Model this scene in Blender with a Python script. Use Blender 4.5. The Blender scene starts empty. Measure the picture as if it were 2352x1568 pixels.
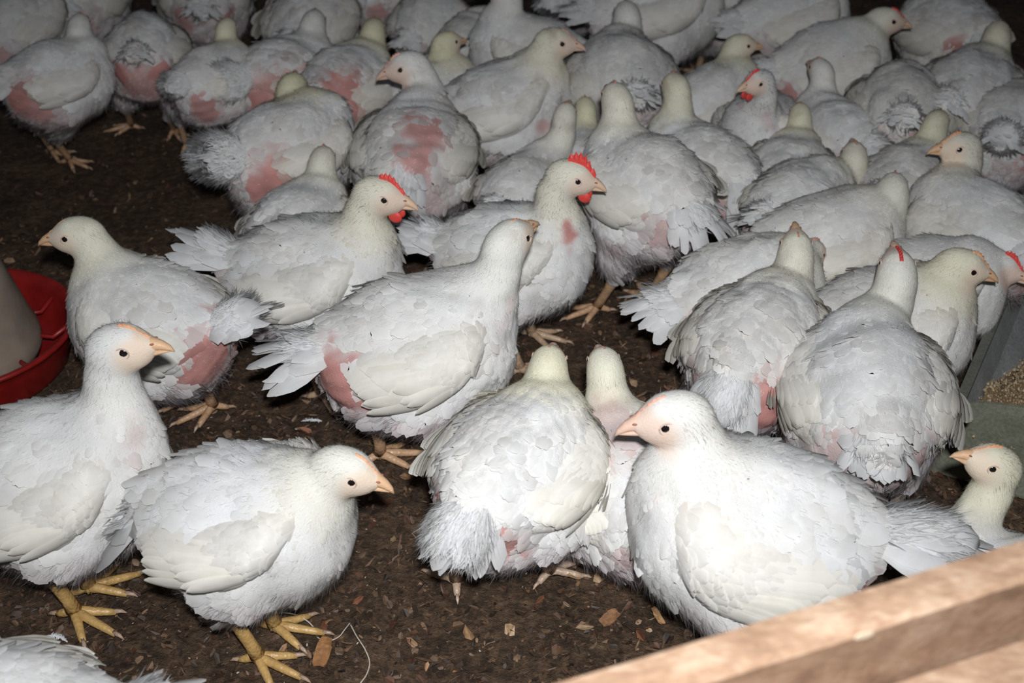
import bpy, math, random
import numpy as np
from mathutils import Vector, Matrix

# ------------------------------------------------------------------ camera, world, light, exposure
W_PX, H_PX = 2352.0, 1568.0
F_PX = 2940.0
CAM_H = 1.22
PITCH = math.radians(33.6)
scn = bpy.context.scene
COL = scn.collection

cam_d = bpy.data.cameras.new('camera')
cam = bpy.data.objects.new('camera', cam_d)
COL.objects.link(cam)
cam.location = (0, 0, CAM_H)
cam.rotation_euler = (math.pi / 2 - PITCH, 0, 0)
cam_d.sensor_width = 36.0
cam_d.lens = 36.0 * F_PX / W_PX
cam_d.clip_start = 0.05
cam_d.dof.use_dof = True
cam_d.dof.focus_distance = 1.66
cam_d.dof.aperture_fstop = 5.6
scn.camera = cam

world = bpy.data.worlds.new('world')
scn.world = world
world.use_nodes = True
bg = world.node_tree.nodes['Background']
bg.inputs[0].default_value = (0.72, 0.80, 1.0, 1)
bg.inputs[1].default_value = 0.035

flash_d = bpy.data.lights.new('camera_flash', 'AREA')
flash_d.shape = 'ELLIPSE'
flash_d.size = 0.07
flash_d.size_y = 0.045
flash_d.energy = 13.2
flash_d.spread = math.radians(108)
flash_d.color = (0.95, 0.97, 1.0)
flash = bpy.data.objects.new('camera_flash', flash_d)
flash.location = (0.03, -0.04, CAM_H + 0.15)
flash.rotation_euler = (math.pi / 2 - PITCH - 0.13, 0, 0)
COL.objects.link(flash)

scn.view_settings.view_transform = 'Standard'
scn.view_settings.look = 'None'
scn.view_settings.gamma = 1.0
scn.view_settings.use_curve_mapping = False
scn.view_settings.exposure = 0.0
scn.cycles.max_bounces = 6
scn.cycles.diffuse_bounces = 3

# ------------------------------------------------------------------ pixel helpers
CP, SP = math.cos(PITCH), math.sin(PITCH)
def ray(px, py):
    u = (px - W_PX / 2) / F_PX
    v = (py - H_PX / 2) / F_PX
    return np.array([u, CP - v * SP, -SP - v * CP])
def at_z(px, py, z):
    d = ray(px, py)
    t = (z - CAM_H) / d[2]
    return np.array([d[0] * t, d[1] * t, z])
def at_y(px, py, y):
    d = ray(px, py)
    t = y / d[1]
    return np.array([d[0] * t, y, CAM_H + d[2] * t])

# ------------------------------------------------------------------ materials
def new_mat(name):
    m = bpy.data.materials.new(name)
    m.use_nodes = True
    nt = m.node_tree
    return m, nt, nt.nodes['Principled BSDF'], nt.nodes['Material Output']
def node(nt, t, **kw):
    n = nt.nodes.new(t)
    for k, v in kw.items():
        setattr(n, k, v)
    return n
def ramp(nt, fac, stops):
    r = node(nt, 'ShaderNodeValToRGB')
    el = r.color_ramp.elements
    while len(el) < len(stops):
        el.new(0.5)
    for e, (p, c) in zip(el, stops):
        e.position = p
        e.color = (*c, 1)
    nt.links.new(fac, r.inputs[0])
    return r
def noise(nt, scale, detail=4, rough=0.55, coord='Object', vec=None, dist=0.0):
    n = node(nt, 'ShaderNodeTexNoise')
    n.inputs['Scale'].default_value = scale
    n.inputs['Detail'].default_value = detail
    n.inputs['Roughness'].default_value = rough
    n.inputs['Distortion'].default_value = dist
    if vec is None:
        tc = node(nt, 'ShaderNodeTexCoord')
        vec = tc.outputs[coord]
    nt.links.new(vec, n.inputs['Vector'])
    return n
def bump(nt, h, bsdf, strength=0.4, dist=0.002):
    b = node(nt, 'ShaderNodeBump')
    b.inputs['Strength'].default_value = strength
    b.inputs['Distance'].default_value = dist
    nt.links.new(h, b.inputs['Height'])
    nt.links.new(b.outputs[0], bsdf.inputs['Normal'])
    return b
def simple(name, col, rough=0.6, nscale=60, var=0.15, bmp=0.2, bdist=0.001, spec=0.4, metal=0.0):
    m, nt, b, o = new_mat(name)
    n = noise(nt, nscale, 5)
    r = ramp(nt, n.outputs['Fac'], [(0.3, tuple(c * (1 - var) for c in col)), (0.7, tuple(min(1, c * (1 + var)) for c in col))])
    nt.links.new(r.outputs[0], b.inputs['Base Color'])
    b.inputs['Roughness'].default_value = rough
    b.inputs['Specular IOR Level'].default_value = spec
    b.inputs['Metallic'].default_value = metal
    bump(nt, n.outputs['Fac'], b, bmp, bdist)
    return m

def plumage_mat(name='white_plumage', down=False):
    m, nt, b, o = new_mat(name)
    at = node(nt, 'ShaderNodeAttribute', attribute_name='Col')
    n = noise(nt, 38, 5, 0.6)
    r = ramp(nt, n.outputs['Fac'], [(0.30, (0.90, 0.89, 0.87)), (0.62, (1, 1, 1))])
    mx = node(nt, 'ShaderNodeMix', data_type='RGBA', blend_type='MULTIPLY')
    mx.inputs['Factor'].default_value = 1.0
    nt.links.new(at.outputs['Color'], mx.inputs[6])
    nt.links.new(r.outputs[0], mx.inputs[7])
    nt.links.new(mx.outputs[2], b.inputs['Base Color'])
    b.inputs['Roughness'].default_value = 0.62
    b.inputs['Specular IOR Level'].default_value = 0.22
    tr = node(nt, 'ShaderNodeBsdfTranslucent')
    nt.links.new(mx.outputs[2], tr.inputs['Color'])
    ms = node(nt, 'ShaderNodeMixShader')
    ms.inputs[0].default_value = 0.12
    if down:                                       # loose barbs let much of the light through
        ms.inputs[0].default_value = 0.46
        for e in r.color_ramp.elements:
            e.color = tuple(min(1.18, c * 1.18) for c in e.color[:3]) + (1,)
    nt.links.new(b.outputs[0], ms.inputs[1])
    nt.links.new(tr.outputs[0], ms.inputs[2])
    nt.links.new(ms.outputs[0], o.inputs['Surface'])
    return m
def skin_mat():
    m, nt, b, o = new_mat('bird_skin')
    at = node(nt, 'ShaderNodeAttribute', attribute_name='Col')
    nt.links.new(at.outputs['Color'], b.inputs['Base Color'])
    b.inputs['Roughness'].default_value = 0.65
    b.inputs['Specular IOR Level'].default_value = 0.25
    n = noise(nt, 420, 3)
    bump(nt, n.outputs['Fac'], b, 0.5, 0.0012)
    return m
def leg_mat():
    m, nt, b, o = new_mat('scaly_leg_skin')
    at = node(nt, 'ShaderNodeAttribute', attribute_name='Col')
    n = noise(nt, 60, 4)
    r = ramp(nt, n.outputs['Fac'], [(0.3, (0.72, 0.66, 0.58)), (0.65, (1.05, 1.03, 1.0))])
    mx = node(nt, 'ShaderNodeMix', data_type='RGBA', blend_type='MULTIPLY')
    mx.inputs['Factor'].default_value = 1.0
    nt.links.new(at.outputs['Color'], mx.inputs[6])
    nt.links.new(r.outputs[0], mx.inputs[7])
    nt.links.new(mx.outputs[2], b.inputs['Base Color'])
    b.inputs['Roughness'].default_value = 0.42
    v = node(nt, 'ShaderNodeTexVoronoi')
    v.inputs['Scale'].default_value = 230
    tc = node(nt, 'ShaderNodeTexCoord')
    nt.links.new(tc.outputs['Object'], v.inputs['Vector'])
    bump(nt, v.outputs['Distance'], b, 0.5, 0.0015)
    return m
M_PLUME, M_SKIN, M_LEG = plumage_mat(), skin_mat(), leg_mat()
M_DOWN = plumage_mat('white_down', True)
M_BEAK = skin_mat(); M_BEAK.name = 'horn_beak'
M_BEAK.node_tree.nodes['Principled BSDF'].inputs['Roughness'].default_value = 0.35
M_COMB = {k: simple('comb_' + k, c, 0.5, 300, 0.12, 0.5, 0.001, 0.4) for k, c in
          dict(orange=(0.66, 0.34, 0.19), pink=(0.64, 0.34, 0.26), red=(0.66, 0.06, 0.05)).items()}
def eye_mat():
    m, nt, b, o = new_mat('dark_eye')
    b.inputs['Base Color'].default_value = (0.012, 0.009, 0.008, 1)
    b.inputs['Roughness'].default_value = 0.06
    b.inputs['Specular IOR Level'].default_value = 0.6
    return m
M_EYE = eye_mat()

# ------------------------------------------------------------------ mesh buffer
class Buf:
    """collects vertices, faces, colours, normals and material slots; build() links them as ONE mesh object"""
    def __init__(s):
        s.v, s.f, s.c, s.n, s.m, s.cnt = [], [], [], [], [], 0
    def add(s, v, faces, col, nrm, mi=0):
        v = np.asarray(v, float)
        faces = np.asarray(faces, np.int64)
        s.v.append(v)
        s.f.append(faces + s.cnt)
        s.c.append(np.broadcast_to(np.asarray(col, float), v.shape).copy())
        s.n.append(np.asarray(nrm, float) if nrm is not None else np.full(v.shape, np.nan))
        s.m.append(np.full(len(faces), mi))
        s.cnt += len(v)
    def build(s, name, mats, parent=None, smooth=True):
        me = bpy.data.meshes.new(name)
        v = np.concatenate(s.v)
        me.vertices.add(len(v))
        me.vertices.foreach_set('co', v.ravel())
        lt = np.concatenate([np.full(len(f), f.shape[1]) for f in s.f])
        li = np.concatenate([f.ravel() for f in s.f])
        me.loops.add(len(li))
        me.loops.foreach_set('vertex_index', li.astype(np.int32))
        me.polygons.add(len(lt))
        ls = np.concatenate([[0], np.cumsum(lt)[:-1]])
        me.polygons.foreach_set('loop_start', ls.astype(np.int32))
        me.polygons.foreach_set('material_index', np.concatenate(s.m).astype(np.int32))
        me.polygons.foreach_set('use_smooth', np.full(len(lt), smooth))
        for m in mats:
            me.materials.append(m)
        me.update(calc_edges=True)
        ca = me.color_attributes.new('Col', 'FLOAT_COLOR', 'POINT')
        c = np.concatenate(s.c)
        ca.data.foreach_set('color', np.concatenate([c, np.ones((len(c), 1))], 1).astype(np.float32).ravel())
        n = np.concatenate(s.n)
        bad = np.isnan(n[:, 0])
        if not bad.all():
            if bad.any():
                vn = np.empty(len(v) * 3, np.float32)
                me.vertices.foreach_get('normal', vn)
                n[bad] = vn.reshape(-1, 3)[bad]
            n /= np.linalg.norm(n, axis=1, keepdims=True) + 1e-9
            me.normals_split_custom_set_from_vertices(n.astype(np.float32))
        o = bpy.data.objects.new(name, me)
        COL.objects.link(o)
        o.parent = parent
        return o

def unit(a):
    a = np.asarray(a, float)
    return a / (np.linalg.norm(a, axis=-1, keepdims=True) + 1e-12)

def tube_arrays(path, radii, seg=10, cap=True, flat=None):
    """a closed tapered tube through path; flat = vertical squash per ring"""
    path = np.asarray(path, float); n = len(path)
    tan = np.gradient(path, axis=0); tan = unit(tan)
    up = np.array([0, 0, 1.0]) if abs(tan[0, 2]) < 0.9 else np.array([1.0, 0, 0])
    vs = []
    side = unit(np.cross(up, tan[0]))
    for i in range(n):
        side = unit(side - tan[i] * np.dot(side, tan[i]))
        b = np.cross(tan[i], side)
        a = np.linspace(0, 2 * math.pi, seg, endpoint=False)
        fl = 1.0 if flat is None else flat[i]
        vs.append(path[i] + radii[i] * (np.cos(a)[:, None] * side + fl * np.sin(a)[:, None] * b))
    v = np.concatenate(vs)
    f = []
    for i in range(n - 1):
        for j in range(seg):
            k = (j + 1) % seg
            f.append((i * seg + j, i * seg + k, (i + 1) * seg + k, (i + 1) * seg + j))
    q = np.array(f)
    if cap:
        v = np.concatenate([v, path[:1], path[-1:]])
        a, b2 = n * seg, n * seg + 1
        t = [(a, (j + 1) % seg, j) for j in range(seg)] + [(b2, (n - 1) * seg + j, (n - 1) * seg + (j + 1) % seg) for j in range(seg)]
        return v, q, np.array(t)
    return v, q, None
def add_tube(buf, path, radii, col, mi=0, seg=10, flat=None):
    v, q, t = tube_arrays(path, radii, seg, True, flat)
    base = buf.cnt
    buf.add(v, q, col, None, mi)
    buf.f.append(t + base)
    buf.m.append(np.full(len(t), mi))
def ellipsoid_arrays(c, R, r, seg=14, rings=9):
    a = np.linspace(0, 2 * math.pi, seg, endpoint=False)
    th = np.linspace(0.001, math.pi - 0.001, rings)
    p = np.stack([np.outer(np.sin(th), np.cos(a)), np.outer(np.sin(th), np.sin(a)), np.outer(np.cos(th), np.ones(seg))], -1).reshape(-1, 3)
    p = (p * np.asarray(r)) @ np.asarray(R).T + np.asarray(c)
    f = [(i * seg + j, (i + 1) * seg + j, (i + 1) * seg + (j + 1) % seg, i * seg + (j + 1) % seg) for i in range(rings - 1) for j in range(seg)]
    return p, np.array(f)

def tag(o, label=None, cat=None, group=None, kind=None):
    if label: o['label'] = label
    if cat: o['category'] = cat
    if group: o['group'] = group
    if kind: o['kind'] = kind
    return o
def empty(name, loc, rz=0.0, s=1.0):
    o = bpy.data.objects.new(name, None)
    COL.objects.link(o)
    o.location = loc
    o.rotation_euler = (0, 0, rz)
    o.scale = (s, s, s)
    o.empty_display_size = 0.05
    return o

# ------------------------------------------------------------------ implicit body surface
def sd_ell(P, c, R, r):
    q = (P - c) @ R
    r = np.asarray(r)
    k0 = np.linalg.norm(q / r, axis=-1)
    k1 = np.linalg.norm(q / (r * r), axis=-1) + 1e-9
    return k0 * (k0 - 1.0) / k1
def sd_cone(P, a, b, ra, rb):
    ba = b - a
    h = np.clip(((P - a) @ ba) / (ba @ ba + 1e-12), 0, 1)
    return np.linalg.norm(P - a - h[..., None] * ba, axis=-1) - (ra + (rb - ra) * h)
def smin(a, b, k):
    h = np.clip(0.5 + 0.5 * (b - a) / k, 0, 1)
    return b + (a - b) * h - k * h * (1 - h)

def surface_nets(F, origin, h):
    ins = F < 0
    nx, ny, nz = F.shape
    pos = np.zeros((nx - 1, ny - 1, nz - 1, 3)); cnt = np.zeros((nx - 1, ny - 1, nz - 1))
    def sl(d):
        return (slice(d[0], nx - 1 + d[0]), slice(d[1], ny - 1 + d[1]), slice(d[2], nz - 1 + d[2]))
    corners = [(a, b, c) for a in (0, 1) for b in (0, 1) for c in (0, 1)]
    for c0 in corners:
        for ax in range(3):
            if c0[ax] == 0:
                c1 = list(c0); c1[ax] = 1
                f0, f1 = F[sl(c0)], F[sl(c1)]
                m = (f0 < 0) != (f1 < 0)
                t = np.where(m, f0 / (f0 - f1 + 1e-20), 0)
                for k in range(3):
                    pos[..., k] += np.where(m, c0[k] + (t if k == ax else 0), 0)
                cnt += m
    act = cnt > 0
    idx = np.full(act.shape, -1); idx[act] = np.arange(act.sum())
    ii = np.argwhere(act)
    v = (pos[act] / cnt[act][:, None] + ii) * h + origin
    g = []
    for ax in range(3):
        gg = 0
        for c0 in corners:
            if c0[ax] == 0:
                c1 = list(c0); c1[ax] = 1
                gg = gg + F[sl(c1)] - F[sl(c0)]
        g.append(gg[act])
    nrm = unit(np.stack(g, -1))
    quads = []
    for ax in range(3):
        a1, a2 = (ax + 1) % 3, (ax + 2) % 3
        s0 = [slice(1, -1)] * 3; s1 = [slice(1, -1)] * 3
        s0[ax] = slice(0, -1); s1[ax] = slice(1, None)
        e0, e1 = ins[tuple(s0)], ins[tuple(s1)]
        m = np.argwhere(e0 != e1)
        if len(m) == 0: continue
        flip = ~e0[tuple(m.T)]
        base = m.copy(); base[:, a1] += 1; base[:, a2] += 1
        def cell(d1, d2):
            b = base.copy(); b[:, a1] += d1; b[:, a2] += d2
            return idx[tuple(b.T)]
        q = np.stack([cell(-1, -1), cell(0, -1), cell(0, 0), cell(-1, 0)], 1)
        q[flip] = q[flip][:, ::-1]
        quads.append(q)
    return v, nrm, np.concatenate(quads)

def lump(P, seed, f=1.0):
    r = np.random.RandomState(seed)
    out = 0
    for i in range(4):
        k = r.normal(size=3) * 22 * f * (1 + 0.6 * i)
        out = out + np.sin(P @ k + r.rand() * 7) / (1 + 0.5 * i)
    return out / 2.2

# ------------------------------------------------------------------ feathers
FT = np.array([0.0, 0.22, 0.48, 0.74, 0.92, 1.0])
FW = np.array([0.30, 0.82, 1.0, 0.92, 0.60, 0.18])
def add_feathers(buf, P, N, D, L, Wd, col, rng, lift=0.10, curv=7.0, sink=0.0015, rag=0.12, soft=0.6, mi=0, cup=0.22, ft=FT, fw=FW, tipn=0.0):
    n = len(P)
    if n == 0: return
    L = np.broadcast_to(L, (n,)); Wd = np.broadcast_to(Wd, (n,)); lift = np.broadcast_to(lift, (n,))
    D = unit(D - N * np.sum(D * N, 1, keepdims=True))
    S = np.cross(N, D)
    k = len(ft)
    v = np.empty((n, k, 3, 3)); nr = np.empty((n, k, 3, 3))
    for i, t in enumerate(ft):
        lt = L * t
        up = -sink + lift * lt - 0.5 * curv * lt * lt
        ctr = P + D * lt[:, None] + N * up[:, None]
        for j, sd in enumerate((-1, 0, 1)):
            w = Wd * fw[i] * sd * (1 + rag * rng.normal(size=n))
            jl = rag * 0.5 * Wd * rng.normal(size=n) if sd else 0.5 * rag * Wd * rng.normal(size=n)
            if t == 1.0 and sd: jl = jl - 0.12 * Wd
            v[:, i, j] = ctr + S * w[:, None] + D * np.reshape(jl, (-1, 1)) - N * (cup * np.abs(w))[:, None]
            nr[:, i, j] = N + (1 - soft) * S * (sd * 0.75) + D * ((1 - soft) * (t - 0.3) + tipn * (0.4 + t))
    f = []
    for i in range(k - 1):
        for j in range(2):
            f.append((i * 3 + j, i * 3 + j + 1, (i + 1) * 3 + j + 1, (i + 1) * 3 + j))
    f = np.array(f)[:, ::-1]
    # orient the quads so that their face normal follows N
    a, b2, c = v[0].reshape(-1, 3)[f[2][0]], v[0].reshape(-1, 3)[f[2][1]], v[0].reshape(-1, 3)[f[2][2]]
    if np.dot(np.cross(b2 - a, c - a), N[0]) < 0: f = f[:, ::-1]
    F = (f[None] + (np.arange(n) * k * 3)[:, None, None]).reshape(-1, 4)
    C = np.repeat(col, k * 3, axis=0)
    buf.add(v.reshape(-1, 3), F, C, unit(nr.reshape(-1, 3)), mi)

def add_hair(buf, P, N, D, L, wid, col, rng, lift=0.35, mi=0, soft=0.7, bend=0.3):
    n = len(P)
    if n == 0: return
    L = np.broadcast_to(L, (n,))
    D = unit(D - N * np.sum(D * N, 1, keepdims=True) + 0.22 * rng.normal(size=(n, 3)))
    lift = np.broadcast_to(lift, (n,)) * (0.6 + 0.8 * rng.rand(n))
    A = unit(D + N * lift[:, None])
    B = unit(D + N * (lift * (1 - bend))[:, None] + 0.25 * rng.normal(size=(n, 3)))
    S = unit(np.cross(N, A)) * wid
    p0 = P - N * 0.001
    p1 = p0 + A * (L * 0.55)[:, None]
    p2 = p1 + B * (L * 0.45)[:, None]
    v = np.stack([p0 - S, p0 + S, p1 + S * 0.8, p1 - S * 0.8, p2], 1)
    nr = unit((N + 0.55 * A)[:, None, :] * np.ones((1, 5, 1)) + (1 - soft) * rng.normal(size=(n, 1, 3)))
    base = np.arange(n) * 5
    q = np.stack([base + 3, base + 2, base + 1, base], 1)
    t = np.stack([base + 4, base + 2, base + 3], 1)
    cc = np.repeat(col, 5, axis=0)
    off = buf.cnt
    buf.add(v.reshape(-1, 3), q, cc, nr.reshape(-1, 3), mi)
    buf.f.append(t + off); buf.m.append(np.full(n, mi))

def sample_quads(v, nrm, q, n, rng, weight=None):
    a, b, c, d = (v[q[:, i]] for i in range(4))
    ar = 0.5 * np.linalg.norm(np.cross(c - a, d - b), axis=1)
    if weight is not None: ar = ar * weight
    pk = rng.choice(len(q), n, p=ar / ar.sum())
    s, t = rng.rand(n, 1), rng.rand(n, 1)
    w = [(1 - s) * (1 - t), s * (1 - t), s * t, (1 - s) * t]
    P = sum(w[i] * v[q[pk, i]] for i in range(4))
    N = unit(sum(w[i] * nrm[q[pk, i]] for i in range(4)))
    return P, N

WHITE = np.array([0.80, 0.80, 0.80])
GREY = np.array([0.50, 0.485, 0.46])
CREAM = np.array([0.78, 0.735, 0.63])
YELLOW = np.array([0.76, 0.72, 0.52])
FACE = np.array([0.69, 0.53, 0.44])
PINK = np.array([0.50, 0.24, 0.215])
DIRT = np.array([0.40, 0.32, 0.24])

def rot_y(p):   # nose-up pitch by angle p
    c, s = math.cos(p), math.sin(p)
    return np.array([[c, 0, -s], [0, 1, 0], [s, 0, c]])
def rot_z(a):
    c, s = math.cos(a), math.sin(a)
    return np.array([[c, -s, 0], [s, c, 0], [0, 0, 1.0]])
def rot_x(a):
    c, s = math.cos(a), math.sin(a)
    return np.array([[1, 0, 0], [0, c, -s], [0, s, c]])
def sstep(a, b, x):
    t = np.clip((x - a) / (b - a), 0, 1)
    return t * t * (3 - 2 * t)

BIRD_LOG = []
def make_chicken(label, b, h, s=1.0, z=0.20, p=6, hd=None, hy=None, hp=0, hdy=None, tail=(10, 0.085), fluffy=0.0, comb='pink', ch=0.006,
                 wat=0, yel=0.3, pink=0.8, bald=(), dirt=0.3, feet=None, toes=None, seed=None, legcol=(0.50, 0.36, 0.25), wd=0.0, roll=0, crop=0.35, spread=0.5, fat=1.0):
    seed = seed if seed is not None else int(b[0] * 7 + b[1] * 13) % 100000
    rng = np.random.RandomState(seed)
    zc = z * s
    C3 = at_z(b[0], b[1], zc)
    hr = math.radians(h)
    root = empty('chicken', (C3[0], C3[1], 0), hr, s)
    tag(root, label, 'chicken', 'white chickens on the litter')
    depth = math.hypot(C3[1], CAM_H - zc)
    near = F_PX * s / depth / 1840.0             # 1 for the nearest row
    q = float(np.clip(near, 0.42, 1.0))
    Rz = rot_z(-hr)
    def to_local(w):
        return (Rz @ (np.asarray(w) - np.array([C3[0], C3[1], 0]))) / s
    C = np.array([0, 0, z])
    R = rot_y(math.radians(p)) @ rot_x(math.radians(roll))    # torso frame -> local
    T = lambda x, y, zz: C + R @ np.array([x, y, zz])
    # ---- head placement
    nb = T(0.088, 0, 0.050)
    hyw = math.radians(h if hy is None else hy)
    if hd is None:
        H = nb + np.array([0.045, 0, 0.095])
    else:
        dy = 0.125 * s * math.sin(hr) if hdy is None else hdy
        H = to_local(at_y(hd[0], hd[1], C3[1] + dy))
    Rh = rot_z(hyw - hr) @ rot_y(math.radians(hp))
    fw, lf, up = Rh[:, 0], Rh[:, 1], Rh[:, 2]
    nlen = np.linalg.norm(H - nb)
    BIRD_LOG.append((label[:40], C3[:2], s, float(nlen)))
    # ---- neck curve
    n0 = T(0.060, 0, 0.028)
    hb = H - fw * 0.012 - up * 0.012
    d0 = unit(R @ np.array([0.75, 0, 0.75])) * nlen * 0.55
    d1 = -(unit(-fw * 0.5 - up * 0.9)) * nlen * 0.50
    ts = np.linspace(0, 1, 7)[:, None]
    p1, p2 = n0 + d0, hb - d1
    NK = (1 - ts) ** 3 * n0 + 3 * ts * (1 - ts) ** 2 * p1 + 3 * ts ** 2 * (1 - ts) * p2 + ts ** 3 * hb
    NR = np.array([0.060, 0.049, 0.039, 0.033, 0.029, 0.0265, 0.0255])
    # ---- legs: hips, hocks, feet
    legs = []
    for i, sd in enumerate((1, -1)):             # +1 = the bird's left
        hip = T(-0.005, sd * 0.052, -0.045)
        if feet and feet[i] is not None:
            ft = to_local(at_z(feet[i][0], feet[i][1], 0.012 * s))
        else:
            ft = np.array([0.005 + 0.02 * rng.randn(), sd * (0.055 + 0.006 * rng.rand()), 0.011])
        ft[2] = 0.011
        if z > 0.15:
            hk = np.array([0.35 * hip[0] + 0.65 * ft[0] - 0.026, 0.25 * hip[1] + 0.75 * ft[1], max(0.066, min(0.100, z - 0.100))])
        else:
            hk = np.array([ft[0] - 0.06, ft[1], 0.035])
        legs.append((hip, hk, ft, sd))
    # ---- torso field
    tb = T(-0.112, 0, 0.024)
    ta = math.radians(tail[0])
    td = R @ np.array([-math.cos(ta), 0, math.sin(ta)])
    fx = fat
    def sd_torso(P):
        d = sd_ell(P, T(-0.003, 0, 0.002), R, (0.114, 0.093 * fx, 0.090))
        d = smin(d, sd_ell(P, T(0.056, 0, -0.010), R, (0.070, 0.084 * fx, 0.086)), 0.035)
        d = smin(d, sd_ell(P, T(-0.076, 0, -0.008), R, (0.056, 0.066 * fx, 0.062)), 0.035)
        d = smin(d, sd_ell(P, T(-0.042, 0, -0.054), R, (0.068, 0.072 * fx, 0.060)), 0.03)
        return d
    def sdf(P):
        d = sd_torso(P)
        for i in range(6):
            d = smin(d, sd_cone(P, NK[i], NK[i + 1], NR[i], NR[i + 1]), 0.028 if i < 2 else 0.012)
        d = smin(d, sd_ell(P, H, Rh, (0.038, 0.0265, 0.0295)), 0.010)
        d = smin(d, sd_ell(P, H + fw * 0.019 - up * 0.004, Rh, (0.023, 0.0175, 0.0185)), 0.008)
        d = smin(d, sd_cone(P, H + fw * 0.014 + up * 0.006, H + fw * 0.038 + up * 0.0005, 0.0195, 0.0095), 0.007)
        d = smin(d, sd_cone(P, tb, tb + td * 0.030, 0.030, 0.018), 0.022)
        for hip, hk, ft, sd in legs:
            mid = 0.45 * hip + 0.55 * hk
            d = smin(d, sd_cone(P, hip, mid, 0.056, 0.036), 0.03)
            d = smin(d, sd_cone(P, mid, hk, 0.034, 0.0135), 0.016)
        return d - (1 + 1.1 * dirt) * (0.0034 * lump(P, seed, 1.0) + 0.0016 * lump(P, seed + 21, 2.6)) * sstep(0.035, 0.085, np.linalg.norm(P - H, axis=-1))
    hstep = 0.0062 if near > 0.75 else 0.0078
    allp = np.concatenate([NK, [H + fw * 0.05, H + up * 0.035, H], [T(-0.21, 0, 0.05), T(0.16, 0, 0)], [l[1] for l in legs]])
    lo = np.minimum(allp.min(0) - 0.05, [-0.20, -0.135, z - 0.14]); hi = np.maximum(allp.max(0) + 0.05, [0.18, 0.135, z + 0.13])
    lo[2] = max(lo[2], 0.012)
    ax = [np.arange(lo[i], hi[i] + hstep, hstep) for i in range(3)]
    G = np.stack(np.meshgrid(*ax, indexing='ij'), -1)
    F = sdf(G.reshape(-1, 3)).reshape(G.shape[:3])
    for sl in ((0,), (-1,)):
        F[sl[0], :, :] = np.maximum(F[sl[0], :, :], 0.004); F[:, sl[0], :] = np.maximum(F[:, sl[0], :], 0.004); F[:, :, sl[0]] = np.maximum(F[:, :, sl[0]], 0.004)
    v, nrm, quads = surface_nets(F, lo, hstep)
    # ---- spine for the lie of the feathers
    SP_ = np.concatenate([[H + fw * 0.045], [H], NK[::-1][1:], [T(0.0, 0, 0.0)], [T(-0.08, 0, 0.0)], [T(-0.20, 0, 0.0)]])
    tan = unit(np.gradient(SP_, axis=0))
    def flow(P):
        d2 = ((P[:, None, :] - SP_[None]) ** 2).sum(-1)
        w = np.exp(-d2 / (2 * 0.035 ** 2)) + 1e-9
        t = (w[..., None] * tan[None]).sum(1) / w.sum(1, keepdims=True)
        tz = (P - C) @ R
        t = unit(t)
        t[:, 2] -= 0.55 * sstep(-0.02, -0.09, tz[:, 2]) + 0.25
        return t
    # ---- colour and bareness at a point
    patches = []
    for pt in bald:                                # (x, y, z, radius, strength) in the torso frame
        patches.append((T(pt[0] * 0.86, pt[1] * 0.95, pt[2]), pt[3] * 1.15, pt[4]))
    if pink > 0:
        for sd in (1, -1):
            patches.append((T(-0.116, sd * 0.054, -0.024), 0.050 + 0.005 * rng.randn(), pink))
            patches.append((T(-0.02, sd * 0.09, -0.060), 0.026, pink * 0.35))
    for sd in (1, -1):                             # the thinly feathered stripe down each side of the throat
        for i_, rr_ in ((0.6, 0.016), (1.0, 0.017), (1.5, 0.017), (2.0, 0.016), (2.5, 0.014), (3.0, 0.012)):
            pc_ = np.array([np.interp(i_, range(7), NK[:, k_]) for k_ in range(3)]); pr_ = np.interp(i_, range(7), NR)
            patches.append((pc_ + R @ np.array([0.020, sd * pr_ * 0.85, -0.006]), rr_, crop))
    def bare(P):
        k = np.zeros(len(P))
        for c, r, st in patches:
            dd = np.linalg.norm(P - c, axis=1) * (1 + 0.25 * lump(P, seed + 5, 2.2) + 0.15 * lump(P, seed + 6, 7.0))
            k = np.maximum(k, st * (1 - sstep(r * 0.5, r * 1.15, dd)))
        return k
    def faceness(P):
        hl = (P - H) @ Rh
        inh = (1 - sstep(0.046, 0.056, np.linalg.norm(hl, axis=1))) * sstep(-0.034, -0.020, hl[:, 2])
        f1 = sstep(-0.008, 0.014, hl[:, 0] - 0.15 * np.maximum(hl[:, 2], 0) - 0.25 * np.abs(hl[:, 2] + 0.002))     # front and lower cheek
        side = sstep(0.010, 0.017, np.abs(hl[:, 1]) + 0.5 * np.maximum(hl[:, 0] - 0.012, 0)) * sstep(0.024, 0.012, hl[:, 2])
        return inh * f1 * np.maximum(side, sstep(0.022, 0.03, hl[:, 0]))
    def colour(P, skin=False):
        n = len(P)
        tz = (P - C) @ R
        dh = np.linalg.norm(P - H, axis=1)
        k = np.clip(0.5 + 0.5 * lump(P, seed + 1, 0.8), 0, 1)[:, None]
        c = WHITE * (1 - 0.38 * k) + CREAM * 0.38 * k
        w = (yel * (1 - sstep(0.045, 0.11, dh)))[:, None]
        c = c * (1 - w) + YELLOW * w
        dm = dirt * sstep(0.35, 0.95, 0.5 + 0.5 * lump(P, seed + 2, 2.0)) * sstep(0.25, 0.9, 0.5 + 0.5 * lump(P, seed + 9, 5.0)) * 0.75
        dm = dm[:, None]
        c = c * (1 - dm) + DIRT * dm
        st = tz * np.array([0.35, 1.0, 1.0])
        gm = ((0.18 + 0.75 * dirt) * sstep(0.25, 0.85, 0.5 + 0.5 * lump(st, seed + 11, 3.2)) * sstep(0.06, 0.12, dh))[:, None]
        c = c * (1 - 0.6 * gm) + GREY * 0.6 * gm  # grey streaks: grime plus shadow between feather clumps, put into the colour
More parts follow.
